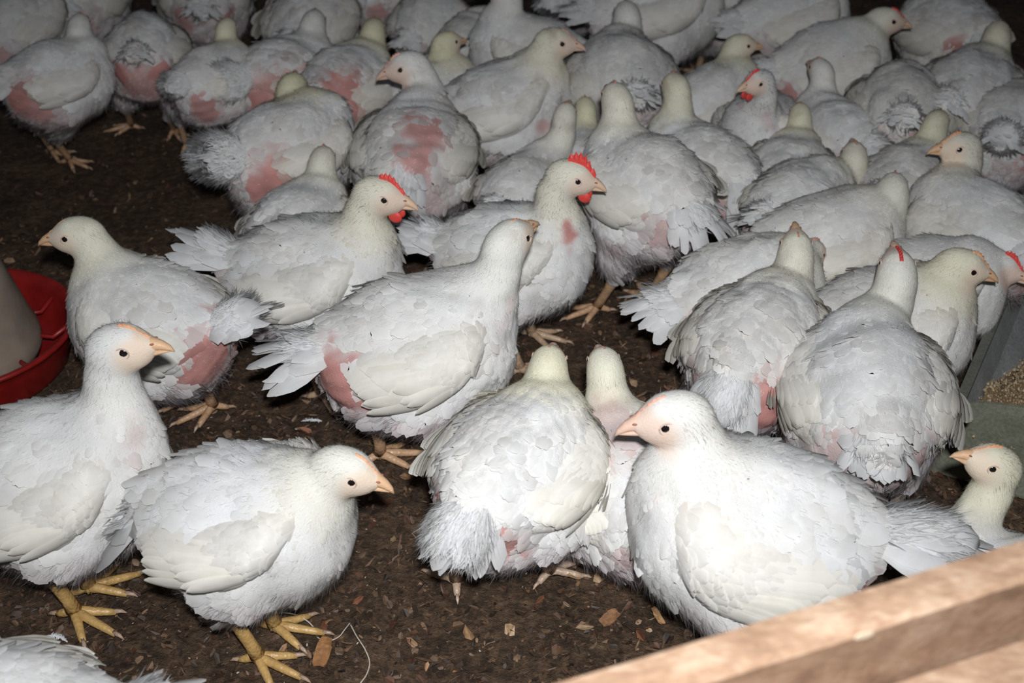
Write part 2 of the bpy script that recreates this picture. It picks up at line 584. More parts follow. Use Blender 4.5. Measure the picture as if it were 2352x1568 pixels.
        lo_ = (0.55 * sstep(-0.025, -0.065, tz[:, 2]) * sstep(0.07, 0.02, tz[:, 0]) * sstep(0.09, 0.14, dh))[:, None]   # skin showing through thin down
        c = c * (1 - lo_) + np.array([0.70, 0.625, 0.65]) * lo_
        bk = bare(P)[:, None]
        pk = PINK * (1 + 0.18 * lump(P, seed + 3, 3.0)[:, None])
        c = c * (1 - bk) + pk * bk * (1.0 if skin else 1.0)
        fk = faceness(P)[:, None]
        fc_ = FACE if comb != 'orange' else np.array([0.72, 0.58, 0.46])
        c = c * (1 - fk) + (fc_ * (1 - 0.3 * yel) + YELLOW * 0.3 * yel * 0.9) * fk
        return np.clip(c, 0, 1)
    body = Buf()
    sk = colour(v, True)
    body.add(v, quads, sk * (0.86 + 0.14 * np.maximum(bare(v), faceness(v)))[:, None], nrm, 1)
    # ---- contour feathers and down
    nf = int(4600 * (0.55 + 0.45 * q)); nh = int(30000 * q ** 1.5)
    P, N = sample_quads(v, nrm, quads, nf, rng)
    dh = np.linalg.norm(P - H, axis=1)
    tz = (P - C) @ R
    zlow = 0.05 if z < 0.212 else min(l[1][2] for l in legs) + 0.012
    keep = (P[:, 2] > zlow) & (bare(P) < 0.35 + 0.1 * rng.rand(nf)) & (dh > 0.058)
    low = sstep(-0.035, -0.075, tz[:, 2])
    keep &= rng.rand(nf) > 0.90 * low
    P, N, dh, tz, low = P[keep], N[keep], dh[keep], tz[keep], low[keep]
    nk = 1 - sstep(0.07, 0.17, dh)
    fr = sstep(-0.01, 0.05, tz[:, 0]) * sstep(0.045, 0.0, tz[:, 2])          # breast: small close feathers
    L = (0.030 - 0.014 * nk) * (0.75 + 0.5 * rng.rand(len(P))) * (1 - 0.30 * fr)
    add_feathers(body, P, N, flow(P) + 0.14 * rng.normal(size=P.shape), L, L * (0.33 - 0.05 * nk), colour(P) * (0.95 + 0.07 * rng.rand(len(P), 1)), rng,
                 lift=(0.05 + 0.11 * rng.rand(len(P))) * (1 - 0.55 * fr) + 0.22 * (rng.rand(len(P)) < 0.05), curv=7, rag=0.16, soft=0.66)
    P, N = sample_quads(v, nrm, quads, nh, rng)
    dh = np.linalg.norm(P - H, axis=1)
    tz = (P - C) @ R
    fk = faceness(P)
    bk = bare(P)
    down = np.maximum(sstep(-0.02, -0.07, tz[:, 2]), sstep(-0.10, -0.15, tz[:, 0]))
    down = np.where(dh < 0.10, 0.0, down)
    keep = (P[:, 2] > zlow + 0.005) & (rng.rand(nh) > 0.92 * bk) & ((fk < 0.25) | (rng.rand(nh) < 0.25))
    keep &= (rng.rand(nh) < 0.35 + 0.65 * np.maximum(down, sstep(0.12, 0.05, dh)))
    P, N, dh, fk, down, bk = (a[keep] for a in (P, N, dh, fk, down, bk))
    L = np.where(dh < 0.10, 0.0070, 0.010 + 0.013 * down) * (0.6 + 0.8 * rng.rand(len(P))) * np.where(fk > 0.2, 0.4, 1.0) * (1 - 0.4 * (bk > 0.3))
    hc = colour(P)
    hc = np.where((bk > 0.3)[:, None], WHITE, hc)
    add_hair(body, P, N, flow(P), L, 0.00020 + 0.0006 * (1 - q) / 0.6, hc, rng, lift=0.20 + 0.25 * (dh < 0.1) + 0.12 * down, mi=3)
    # ---- shanks, toes and claws
    lc = np.array(legcol)
    for i, (hip, hk, ft, sd) in enumerate(legs):
        mid = 0.5 * (hk + ft) + np.array([0.004, 0, 0])
        pth = [hk + (hip - hk) * 0.15, hk, hk * 0.7 + ft * 0.3, mid * 0.6 + ft * 0.4, ft + np.array([0, 0, 0.008])]
        add_tube(body, pth, [0.0105, 0.0118, 0.0088, 0.0082, 0.0105], lc, 2, 10)
        ty = toes[i] if toes and toes[i] is not None else h + rng.randn() * 8
        ty = math.radians(ty) - hr
        for da, ln in ((0, 0.064), (0.62, 0.048), (-0.62, 0.048), (math.pi - 0.35 * sd, 0.024)):
            a = ty + da
            dv = np.array([math.cos(a), math.sin(a), 0])
            p0 = ft + np.array([0, 0, 0.003])
            pts = [p0 - dv * 0.004, p0 + dv * ln * 0.25 + [0, 0, 0.001], p0 + dv * ln * 0.5 - [0, 0, 0.002], p0 + dv * ln * 0.75 - [0, 0, 0.004], p0 + dv * ln - [0, 0, 0.0065]]
            add_tube(body, pts, [0.0080, 0.0063, 0.0058, 0.0052, 0.0038], lc * (0.95 + 0.1 * rng.rand()), 2, 8)
            cl = p0 + dv * ln
            add_tube(body, [cl - dv * 0.003 - [0, 0, 0.005], cl + dv * 0.007 - [0, 0, 0.0055], cl + dv * 0.013 - [0, 0, 0.0095]], [0.0035, 0.0026, 0.0006], (0.45, 0.33, 0.25), 2, 6)
    body.build('body', [M_PLUME, M_SKIN, M_LEG, M_DOWN], root)
    # ---- wings: a folded shell that follows the flank, then its feathers
    nu, nv = 22, 11
    for sd in (1, -1):
        wb = Buf()
        u = np.linspace(0, 1, nu)[:, None]; w_ = np.linspace(0, 1, nv)[None, :]
        droop = wd + 0.008 * rng.randn()
        top = 0.046 + 0.014 * np.clip(u / 0.15, 0, 1) ** 0.5 - 0.004 * u - 0.030 * u ** 2.5
        bot = np.where(u < 0.55, 0.020 - 0.068 * np.sin(np.pi * np.clip(u / 1.1, 0, 1)) ** 0.7, 0)
        bot = 0.036 - 0.074 * np.sin(np.pi * np.clip(u, 0.0, 1) * 0.78) ** 0.95 * (1 - 0.52 * u ** 2)
        bot = bot - droop
        X = 0.094 - 0.220 * u + 0.012 * (w_ - 0.5) * (1 - u)
        Z = bot + (top - bot) * w_
        X = X + 0 * Z
        # march inward to the flank
        ys = np.linspace(0.15, 0.0, 46)
        pts = np.stack([np.broadcast_to(X[..., None], X.shape + (46,)), np.broadcast_to(sd * ys, X.shape + (46,)), np.broadcast_to(Z[..., None], X.shape + (46,))], -1)
        dd = sd_torso((pts.reshape(-1, 3) @ R.T) + C).reshape(X.shape + (46,))
        hit = dd < 0
        yi = np.where(hit.any(-1), ys[np.argmax(hit, -1)], 0.030)
        yi = np.maximum(yi, 0.050 - 0.03 * u)
        for _ in range(3):
            yi[1:-1] = (yi[:-2] + 2 * yi[1:-1] + yi[2:]) / 4
            yi[:, 1:-1] = (yi[:, :-2] + 2 * yi[:, 1:-1] + yi[:, 2:]) / 4
        dome = np.sin(np.pi * np.clip(u * 0.90 + 0.06, 0, 1)) ** 0.5 * (0.10 + np.sin(np.pi * (0.16 + 0.80 * w_)) ** 0.7)
        dome = 0.021 * dome * (1 - 0.45 * u ** 2) + 0.007 * (1 - w_) * np.sin(np.pi * np.clip(u * 1.1, 0, 1))
        dome = dome - 0.016 * (1 - sstep(0.0, 0.13, u)) - 0.004 * sstep(0.88, 1.0, w_)
        Y = sd * (yi + dome - 0.003)
        Yi = sd * (yi - 0.006)
        outer = np.stack([X, Y, Z], -1); inner = np.stack([X, Yi, Z], -1)
        gu = np.gradient(outer, axis=0); gv = np.gradient(outer, axis=1)
        on = unit(np.cross(gv, gu)) * (1 if sd > 0 else -1)
        if np.mean(on[..., 1]) * sd < 0: on = -on
        ov = outer.reshape(-1, 3) @ R.T + C
        iv = inner.reshape(-1, 3) @ R.T + C
        onw = on.reshape(-1, 3) @ R.T
        f = []
        for i in range(nu - 1):
            for j in range(nv - 1):
                f.append((i * nv + j, (i + 1) * nv + j, (i + 1) * nv + j + 1, i * nv + j + 1))
        f = np.array(f)
        fo = f[:, ::-1] if sd < 0 else f
        # facing outward
        e = np.cross(ov[fo[:, 1]] - ov[fo[:, 0]], ov[fo[:, 2]] - ov[fo[:, 0]])
        if np.mean(np.sum(e * onw[fo[:, 0]], 1)) < 0: fo = fo[:, ::-1]
        nO = nu * nv
        ring = [j for j in range(nv)] + [i * nv + nv - 1 for i in range(1, nu)] + [(nu - 1) * nv + j for j in range(nv - 2, -1, -1)] + [i * nv for i in range(nu - 2, 0, -1)]
        rim = np.array([(ring[i], ring[(i + 1) % len(ring)], ring[(i + 1) % len(ring)] + nO, ring[i] + nO) for i in range(len(ring))])
        V = np.concatenate([ov, iv]); NN = np.concatenate([onw, -onw])
        wb.add(V, np.concatenate([fo, fo[:, ::-1] + nO, rim]), colour(V), NN, 0)
        # covert rows from the tail end forward, then the long flight feathers under them
        def on_shell(uu, ww):
            a = np.clip(uu * (nu - 1), 0, nu - 1.001); b_ = np.clip(ww * (nv - 1), 0, nv - 1.001)
            i, j = a.astype(int), b_.astype(int); fa, fb = (a - i)[:, None], (b_ - j)[:, None]
            g = lambda A: (1 - fa) * (1 - fb) * A[i, j] + fa * (1 - fb) * A[i + 1, j] + (1 - fa) * fb * A[i, j + 1] + fa * fb * A[i + 1, j + 1]
            return g(outer) @ R.T + C, unit(g(on) @ R.T)
        uu, ww, LL, WW = [], [], [], []
        for k in range(9):                                       # secondaries and primaries
            uu.append(0.34 + 0.035 * k); ww.append(0.06 + 0.085 * k); LL.append(0.102 - 0.004 * k); WW.append(0.0125)
        for k in range(10):
            uu.append(0.22 + 0.03 * k); ww.append(0.03 + 0.09 * k); LL.append(0.075); WW.append(0.0115)
        uu, ww, LL, WW = map(np.array, (uu, ww, LL, WW))
        P, N = on_shell(uu, ww)
        back = R @ np.array([-1, 0, 0.02])
        D = np.broadcast_to(back, P.shape) + 0.04 * rng.normal(size=P.shape) + (R @ np.array([0, 0, 0.30]))[None] * (0.35 - ww)[:, None] + (R @ np.array([0, -sd * 0.50, 0]))[None] * uu[:, None]
        wc = colour(P) * (0.985 + 0.03 * rng.rand(len(P), 1)); wc = wc * 0.5 + CREAM * 0.5
        add_feathers(wb, P, N, D, LL, WW, wc, rng, lift=0.045, curv=4.0, sink=-0.0015, rag=0.05, soft=0.45)
        nc = int(330 * (0.5 + 0.5 * q))
        uu = rng.rand(nc) ** 0.9 * 0.72; ww = 0.02 + 0.96 * rng.rand(nc)
        o_ = np.argsort(-uu); uu, ww = uu[o_], ww[o_]
        P, N = on_shell(uu, ww)
        D = np.broadcast_to(back, P.shape) + 0.10 * rng.normal(size=P.shape) - (R @ np.array([0, 0, 0.25]))[None] * (0.6 - uu)[:, None]
        L = 0.020 + 0.022 * uu + 0.006 * rng.rand(nc)
        wcc = colour(P); wcc = wcc * 0.62 + CREAM * 0.38
        add_feathers(wb, P, N, D, L, L * 0.34, wcc * (0.97 + 0.05 * rng.rand(nc, 1)), rng, lift=0.07, curv=5, sink=-0.0005, rag=0.10, soft=0.5)
        wb.build('wing', [M_PLUME], root)
    # ---- tail: a fan of feathers with down at its root
    tb2 = Buf()
    nt_ = 15
    tu = unit(np.cross(td, R @ np.array([0, 1.0, 0]))); tu = tu if tu[2] > 0 else -tu
    ty_ = unit(np.cross(tu, td))
    Pt, Nt, Dt, Lt = [], [], [], []
    for row in range(2):
        for k in range(nt_):
            a = (k / (nt_ - 1) - 0.5) * 2
            Pt.append(tb + td * (0.012 - 0.012 * row) + ty_ * a * 0.026 + tu * (0.010 - 0.016 * abs(a) + 0.010 * row))
            Dt.append(td + ty_ * a * spread * 0.9 + tu * (0.10 * row - 0.15 * abs(a)) + 0.07 * rng.normal(size=3))
            Nt.append(unit(tu + ty_ * a * 0.7))
            Lt.append(tail[1] * (1.0 - 0.25 * row) * (0.9 + 0.2 * rng.rand()) * (1 - 0.15 * abs(a)))
    Pt, Nt, Dt, Lt = map(np.array, (Pt, Nt, Dt, Lt))
    Nt = unit(Nt - unit(Dt) * np.sum(Nt * unit(Dt), 1, keepdims=True))
    tc = colour(Pt + td * 0.05) * 0 + WHITE * (0.97 + 0.03 * rng.rand(len(Pt), 1))
    add_feathers(tb2, Pt, Nt, Dt, Lt, 0.0080 + 0.003 * rng.rand(len(Pt)), tc, rng, lift=0.03, curv=3.5, sink=0, rag=0.24, soft=0.35, tipn=0.45)
    nn = int((900 + 1700 * fluffy) * (0.4 + 0.6 * q))
    tt = rng.rand(nn); aa = rng.rand(nn) * 2 * math.pi
    rr = 0.022 + fluffy * 0.016 * np.sin(np.pi * np.clip(tt * 0.9, 0, 1))
    Ph = tb + td * (tt * tail[1] * (0.50 + 0.40 * fluffy))[:, None] + (ty_ * np.cos(aa)[:, None] * 1.15 + tu * np.sin(aa)[:, None]) * rr[:, None]
    Nh = unit(ty_ * np.cos(aa)[:, None] + tu * np.sin(aa)[:, None] + 0.2 * td)
    add_hair(tb2, Ph, Nh, np.broadcast_to(td, Ph.shape), 0.020 + 0.014 * rng.rand(nn), 0.0007 + 0.0008 * (1 - q) / 0.6, np.broadcast_to(WHITE, Ph.shape), rng, lift=0.35 + 0.3 * fluffy)
    if fluffy > 0.25:
        pe, fe = ellipsoid_arrays(tb + td * tail[1] * 0.42, np.stack([td, ty_, tu], 1), (tail[1] * 0.46, 0.034, 0.026))
        pe = pe + 0.004 * lump(pe, seed + 8, 3)[:, None] * unit(pe - pe.mean(0))
        tb2.add(pe, fe, WHITE, None, 0)
    tb2.build('tail', [M_DOWN], root)
    # ---- beak, comb, eyes, ear lobes, wattles
    hp_ = lambda x, y, zz: H + Rh @ np.array([x, y, zz])
    bk_ = Buf()
    bc = {'orange': (0.66, 0.42, 0.25), 'pink': (0.68, 0.46, 0.36), 'red': (0.68, 0.48, 0.34)}[comb]
    pu = [hp_(0.030, 0, 0.002), hp_(0.041, 0, 0.0015), hp_(0.050, 0, -0.0012), hp_(0.058, 0, -0.0060), hp_(0.0625, 0, -0.0115)]
    add_tube(bk_, pu, [0.0110, 0.0084, 0.0062, 0.0037, 0.0008], bc, 0, 10, flat=[1.05, 0.98, 0.9, 0.85, 0.8])
    pl = [hp_(0.028, 0, -0.0085), hp_(0.041, 0, -0.0085), hp_(0.051, 0, -0.0085), hp_(0.059, 0, -0.0100)]
    add_tube(bk_, pl, [0.0105, 0.0072, 0.0050, 0.0010], np.array(bc) * 0.9, 0, 10, flat=[0.6, 0.55, 0.5, 0.5])
    for sd in (1, -1):
        pe, fe = ellipsoid_arrays(hp_(0.043, sd * 0.0068, 0.0048), Rh, (0.0032, 0.0018, 0.0012), 8, 5)
        bk_.add(pe, fe, (0.30, 0.13, 0.09), None, 0)
    bk_.build('beak', [M_BEAK], root)
    cb = Buf()
    nteeth = 6
    xs = np.linspace(0.041, 0.017 - 1.2 * ch, nteeth * 2 + 1)
    hl_top = lambda x: 0.0305 * math.sqrt(max(0.02, 1 - (min(abs(x - 0.0), 0.0359) / 0.037) ** 2)) if x < 0.030 else 0.0165 - (x - 0.030) * 0.55
    pr = []
    for i, x in enumerate(xs):
        env = math.sin(math.pi * (0.12 + 0.80 * i / (len(xs) - 1))) ** 0.8
        tip = ch * env * (1.0 if i % 2 else 0.58)
        pr.append((x - 0.15 * tip, hl_top(x), max(tip, 0.0008)))
    vv, ff = [], []
    th = 0.0014 + 0.10 * ch
    for (x, zb, t_) in pr:
        for (yy, zz) in ((-th, zb - 0.007), (-th * 0.9, zb + t_ * 0.45), (0, zb + t_), (th * 0.9, zb + t_ * 0.45), (th, zb - 0.007)):
            vv.append(hp_(x, yy, zz))
    for i in range(len(pr) - 1):
        for j in range(4):
            ff.append((i * 5 + j, (i + 1) * 5 + j, (i + 1) * 5 + j + 1, i * 5 + j + 1))
        ff.append((i * 5 + 4, (i + 1) * 5 + 4, (i + 1) * 5, i * 5))
    cb.add(vv, ff, (0.6, 0.2, 0.15), None, 0)
    cb.build('comb', [M_COMB[comb]], root, smooth=ch < 0.009)
    for sd in (1, -1):
        eb = Buf()
        ec = hp_(0.0145, sd * 0.0184, 0.0058)
        pe, fe = ellipsoid_arrays(ec, Rh, (0.0076, 0.0060, 0.0068), 14, 10)
        eb.add(pe, fe, (0.02, 0.015, 0.012), None, 0)
        a = np.linspace(0, 2 * math.pi, 15)[:-1]
        lid = [hp_(0.0145 + 0.0078 * math.cos(t), sd * 0.0225, 0.0058 + 0.0068 * math.sin(t)) for t in np.append(a, a[:2])]
        add_tube(eb, lid, [0.0009] * len(lid), FACE * 0.9, 1, 6)
        eb.build('eye', [M_EYE, M_SKIN], root)
    if near > 0.6:
        for sd in (1, -1):
            pe, fe = ellipsoid_arrays(hp_(-0.006, sd * 0.0228, -0.007), Rh, (0.0040, 0.0016, 0.0046), 10, 7)
            lb = Buf(); lb.add(pe, fe, (0.80, 0.66, 0.60), None, 0)
            lb.build('ear_lobe', [M_SKIN], root)
    if wat:
        for sd in (1, -1):
            pe, fe = ellipsoid_arrays(hp_(0.030, sd * 0.008, -0.024), Rh @ rot_y(-0.3), (0.011, 0.0035, 0.0095), 12, 8)
            lb = Buf(); lb.add(pe, fe, (0.6, 0.1, 0.1), None, 0)
            lb.build('wattle', [M_COMB['red']], root)
    return root

# ------------------------------------------------------------------ litter floor
def litter_mat():
    m, nt, b, o = new_mat('brown_litter')
    n1 = noise(nt, 9, 8, 0.65)
    n2 = noise(nt, 75, 6, 0.7)
    mixf = node(nt, 'ShaderNodeMath', operation='MULTIPLY_ADD')
    nt.links.new(n2.outputs['Fac'], mixf.inputs[0]); mixf.inputs[1].default_value = 0.62
    sc = node(nt, 'ShaderNodeMath', operation='MULTIPLY'); sc.inputs[1].default_value = 0.38
    nt.links.new(n1.outputs['Fac'], sc.inputs[0]); nt.links.new(sc.outputs[0], mixf.inputs[2])
    r = ramp(nt, mixf.outputs[0], [(0.34, (0.018, 0.011, 0.007)), (0.47, (0.062, 0.038, 0.022)), (0.58, (0.135, 0.082, 0.047)), (0.70, (0.24, 0.16, 0.10))])
    nt.links.new(r.outputs[0], b.inputs['Base Color'])
    b.inputs['Roughness'].default_value = 0.75
    b.inputs['Specular IOR Level'].default_value = 0.35
    bump(nt, n2.outputs['Fac'], b, 0.9, 0.012)
    return m
rng0 = np.random.RandomState(3)
fb = Buf()
gx = np.linspace(-5, 5, 201); gy = np.linspace(-1.0, 9, 201)
GX, GY = np.meshgrid(gx, gy, indexing='ij')
GZ = -0.004 + 0.004 * np.sin(GX * 9 + 2 * np.sin(GY * 5)) * np.sin(GY * 7.3 + 1.3)
V = np.stack([GX, GY, GZ], -1).reshape(-1, 3)
n_ = 201
f_ = np.array([(i * n_ + j, (i + 1) * n_ + j, (i + 1) * n_ + j + 1, i * n_ + j + 1) for i in range(n_ - 1) for j in range(n_ - 1)])
fb.add(V, f_, (0.1, 0.06, 0.03), None, 0)
tag(fb.build('floor', [litter_mat()]), kind='structure')

def chip_mat():
    m, nt, b, o = new_mat('wood_shavings')
    at = node(nt, 'ShaderNodeAttribute', attribute_name='Col')
    n = noise(nt, 160, 4)
    r = ramp(nt, n.outputs['Fac'], [(0.3, (0.6, 0.58, 0.55)), (0.7, (1.15, 1.1, 1.05))])
    mx = node(nt, 'ShaderNodeMix', data_type='RGBA', blend_type='MULTIPLY')
    mx.inputs['Factor'].default_value = 1.0
    nt.links.new(at.outputs['Color'], mx.inputs[6]); nt.links.new(r.outputs[0], mx.inputs[7])
    nt.links.new(mx.outputs[2], b.inputs['Base Color'])
    b.inputs['Roughness'].default_value = 0.6
    return m
M_CHIP = chip_mat()
def flakes(buf, n, x0, x1, y0, y1, lmin, lmax, cols, zj=0.006, tilt=0.5, aspect=(0.3, 0.8)):
    P = np.stack([x0 + (x1 - x0) * rng0.rand(n), y0 + (y1 - y0) * rng0.rand(n), -0.002 + zj * rng0.rand(n)], -1)
    L = lmin + (lmax - lmin) * rng0.rand(n) ** 2.2
    Wd = L * (aspect[0] + (aspect[1] - aspect[0]) * rng0.rand(n))
    a = rng0.rand(n) * 2 * math.pi
    nz = unit(np.stack([tilt * rng0.normal(size=n), tilt * rng0.normal(size=n), np.ones(n)], -1))
    d = np.stack([np.cos(a), np.sin(a), np.zeros(n)], -1)
    d = unit(d - nz * np.sum(d * nz, 1, keepdims=True)); s = np.cross(nz, d)
    k = 6
    vs = []
    for i in range(k):
        t = 2 * math.pi * i / k
        j = 0.75 + 0.5 * rng0.rand(n)
        vs.append(P + d * (0.5 * L * math.cos(t) * j)[:, None] + s * (0.5 * Wd * math.sin(t) * j)[:, None] + nz * (0.12 * L * math.cos(t) ** 2 * rng0.normal(size=n))[:, None])
    v = np.stack(vs, 1)
    base = np.arange(n)[:, None] * k
    q = np.concatenate([base + np.array([[0, 1, 2, 3]]), base + np.array([[0, 3, 4, 5]])])
    ci = rng0.randint(0, len(cols), n)
    c = np.array(cols)[ci] * (0.7 + 0.6 * rng0.rand(n, 1))
    buf.add(v.reshape(-1, 3), q, np.repeat(c, k, axis=0), None, 0)
lb_ = Buf()
DK = [(0.045, 0.027, 0.016), (0.085, 0.050, 0.029), (0.12, 0.070, 0.040), (0.036, 0.022, 0.015), (0.17, 0.105, 0.062), (0.10, 0.045, 0.026)]
flakes(lb_, 26000, -1.0, 1.0, 0.75, 2.1, 0.004, 0.016, DK)
flakes(lb_, 16000, -1.7, 1.7, 2.1, 4.6, 0.005, 0.018, DK)
flakes(lb_, 2500, -1.0, 1.0, 0.8, 2.2, 0.010, 0.026, [(0.16, 0.10, 0.06), (0.20, 0.13, 0.08), (0.11, 0.06, 0.035)], 0.009, 0.5, (0.06, 0.16))
flakes(lb_, 750, -1.0, 1.0, 0.8, 2.2, 0.005, 0.024, [(0.26, 0.14, 0.07), (0.32, 0.19, 0.10), (0.22, 0.09, 0.045), (0.36, 0.25, 0.15)], 0.009)
flakes(lb_, 300, -1.6, 1.6, 2.2, 4.5, 0.005, 0.02, [(0.22, 0.12, 0.06), (0.26, 0.17, 0.10)], 0.008)
flakes(lb_, 1600, -1.0, 1.0, 0.8, 2.4, 0.0015, 0.005, [(0.55, 0.50, 0.44), (0.42, 0.36, 0.30)], 0.010)
tag(lb_.build('wood_shavings', [M_CHIP], smooth=False), 'dark brown damp wood shavings covering the ground under the birds', 'litter', kind='stuff')
# two larger chips that stand out on the litter
def wood_chip(px, py, ln, wd_, ang, col, label):
    w = at_z(px, py, 0.004)
    r = empty
    bb = Buf()
    a = math.radians(ang); d = np.array([math.cos(a), math.sin(a), 0]); s = np.array([-math.sin(a), math.cos(a), 0])
    xs = np.linspace(-0.5, 0.5, 7)
    vt, vb = [], []
    for x in xs:
        for y in (-0.5, 0, 0.5):
            e = (1 - 0.35 * abs(2 * x) ** 3)
            p = np.array([0, 0, 0.006]) + d * ln * (x + 0.05 * rng0.randn()) + s * wd_ * y * e + np.array([0, 0, 0.004 * math.sin(3 * x) + 0.002 * abs(y)])
            vt.append(p); vb.append(p - np.array([0, 0, 0.0022]))
    v = np.array(vt + vb); n = len(vt)
    f = []
    for i in range(6):
        for j in range(2):
            qd = (i * 3 + j, (i + 1) * 3 + j, (i + 1) * 3 + j + 1, i * 3 + j + 1)
            f.append(qd); f.append(tuple(k + n for k in qd[::-1]))
    ring = [0, 1, 2] + [3 * i + 2 for i in range(1, 7)] + [19, 18] + [3 * i for i in range(5, 0, -1)]
    for i in range(len(ring)):
        a0, b0 = ring[i], ring[(i + 1) % len(ring)]
        f.append((a0, a0 + n, b0 + n, b0))
    bb.add(v, f, col, None, 0)
    o = bb.build('wood_chip', [M_CHIP], smooth=False)
    o.location = w
    tag(o, label, 'wood chip', 'larger wood chips on the litter')
wood_chip(742, 1505, 0.040, 0.020, 80, (0.34, 0.17, 0.07), 'orange brown square wood chip in front of the hen with yellow legs')
wood_chip(1510, 1420, 0.024, 0.009, 120, (0.42, 0.25, 0.12), 'pale tan sliver of wood near the rough barrier board')
wood_chip(1400, 1425, 0.024, 0.018, 30, (0.30, 0.16, 0.08), 'reddish brown wood chip on open litter below the rear facing hen')
wood_chip(1320, 1310 + 20, 0.016, 0.008, 200, (0.42, 0.28, 0.15), 'small tan wood chip beside the grey toes of the rear facing hen')

M_QUILL = simple('loose_feather', (0.62, 0.62, 0.62), 0.7, 200, 0.06, 0.1)
M_STRING = simple('pale_fibre', (0.50, 0.44, 0.36), 0.7, 200, 0.15, 0.1)
def strand(pts, r, label, group):
    w = np.array([at_z(x, y, 0.007 + hh) for x, y, hh in pts])
    c0 = w[0].copy(); c0[2] = 0
    t = np.linspace(0, len(w) - 1, len(w) * 5)
    pp = []
    for tt in t:                                            # Catmull-Rom
        i = min(int(tt), len(w) - 2); f = tt - i
        a, b_, c, d = w[max(i - 1, 0)], w[i], w[i + 1], w[min(i + 2, len(w) - 1)]
        pp.append(0.5 * ((2 * b_) + (c - a) * f + (2 * a - 5 * b_ + 4 * c - d) * f * f + (3 * b_ - a - 3 * c + d) * f ** 3))
    bb = Buf()
    add_tube(bb, np.array(pp) - c0, [r] * len(pp), (0.6, 0.55, 0.45), 0, 6)
    o = bb.build('straw_fibre', [M_STRING])
    o.location = c0
    tag(o, label, 'fibre', group)
strand([(612, 1424, 0), (640, 1408, .006), (675, 1410, .008), (705, 1425, .003), (720, 1440, 0)], 0.0010, 'pale fibre arching behind the leg of the front hen', 'pale fibres on the litter')
strand([(728, 1463, 0), (752, 1472, .003), (778, 1462, .005), (792, 1445, .006), (804, 1430, .004)], 0.0008, 'short curled pale fibre on the open litter in front of the hen', 'pale fibres on the litter')
strand([(805, 1434, .004), (820, 1462, .006), (838, 1490, .005), (849, 1520, .002), (842, 1548, 0), (828, 1568, 0)], 0.0010, 'long pale fibre trailing down to the bottom edge of the litter', 'pale fibres on the litter')
def loose_feather(px, py, ang, ln, label):
    bb = Buf()
    n = 70
    x = np.linspace(0, 1, n)
    d = np.array([math.cos(math.radians(ang)), math.sin(math.radians(ang)), 0])
    s = np.array([-d[1], d[0], 0])
    ax_ = [d * ln * t + np.array([0, 0, 0.008 + 0.006 * math.sin(math.pi * t)]) + s * 0.006 * math.sin(2.5 * t) for t in np.linspace(0, 1, 9)]
    add_tube(bb, ax_, np.linspace(0.0009, 0.0003, 9), (0.6, 0.6, 0.6), 0, 6)
    axn = np.array([[np.interp(t, np.linspace(0, 1, 9), [a[k] for a in ax_]) for k in range(3)] for t in x])
    for sd in (1, -1):
        w = 0.16 * ln * np.sin(np.pi * (0.15 + 0.85 * x)) ** 0.7 * (0.7 + 0.5 * rng0.rand(n))
        dirs = unit(s * sd + d * 0.7 + np.array([0, 0, 1]) * (0.15 + 0.2 * rng0.rand(n))[:, None])
        add_hair(bb, axn, np.tile([0, 0, 1.0], (n, 1)), dirs, w, 0.0010, np.tile([0.6, 0.6, 0.6], (n, 1)), rng0, lift=0.2)
    o = bb.build('loose_feather', [M_QUILL])
    w = at_z(px, py, 0.0)
    o.location = w
    tag(o, label, 'feather', 'loose feathers on the litter')
loose_feather(740, 975, 175, 0.032, 'small white downy feather lying under the tail of the centre hen')
loose_feather(95, 1478, -12, 0.036, 'grey white feather lying at lower left in front of yellow toes')

# ------------------------------------------------------------------ red feeder pan with its hopper
def lathe(buf, prof, col, mi=0, seg=56):
    a = np.linspace(0, 2 * math.pi, seg, endpoint=False)
    v = np.array([[r * math.cos(t), r * math.sin(t), zz] for r, zz in prof for t in a])
    f = [(i * seg + j, i * seg + (j + 1) % seg, (i + 1) * seg + (j + 1) % seg, (i + 1) * seg + j) for i in range(len(prof) - 1) for j in range(seg)]
    buf.add(v, f, col, None, mi)
M_RED = simple('red_plastic', (0.25, 0.012, 0.010), 0.38, 30, 0.25, 0.15, 0.001, 0.5)
M_BEIGE = simple('dusty_beige_plastic', (0.27, 0.215, 0.17), 0.6, 14, 0.25, 0.15, 0.001, 0.3)
fc = at_z(-100, 757, 0.085)
fd = empty('poultry_feeder', (fc[0], fc[1], 0))
tag(fd, 'red plastic feeder pan with a beige hopper at left edge', 'feeder')
pb = Buf()
lathe(pb, [(0.001, 0.004), (0.10, 0.002), (0.150, 0.004), (0.166, 0.020), (0.178, 0.066), (0.184, 0.082), (0.190, 0.084), (0.191, 0.088), (0.187, 0.092), (0.180, 0.089), (0.172, 0.070), (0.158, 0.026), (0.145, 0.013), (0.10, 0.011), (0.001, 0.013)], (0.5, 0.03, 0.02))
pan = pb.build('pan', [M_RED], fd)
for k in range(10):
    rb = Buf()
    a = 2 * math.pi * k / 10 + 0.2
    d = np.array([math.cos(a), math.sin(a)])
    add_tube(rb, [(d[0] * 0.118, d[1] * 0.118, 0.060), (d[0] * 0.145, d[1] * 0.145, 0.052), (d[0] * 0.170, d[1] * 0.170, 0.070)], [0.004] * 3, (0.5, 0.03, 0.02), 0, 8)
    rb.build('spoke', [M_RED], fd)
hb_ = Buf()
lathe(hb_, [(0.108, 0.030), (0.122, 0.034), (0.127, 0.050), (0.126, 0.070), (0.116, 0.100), (0.103, 0.150), (0.090, 0.200), (0.080, 0.245), (0.070, 0.290), (0.058, 0.330), (0.045, 0.350), (0.030, 0.360), (0.001, 0.362)], (0.4, 0.3, 0.2))
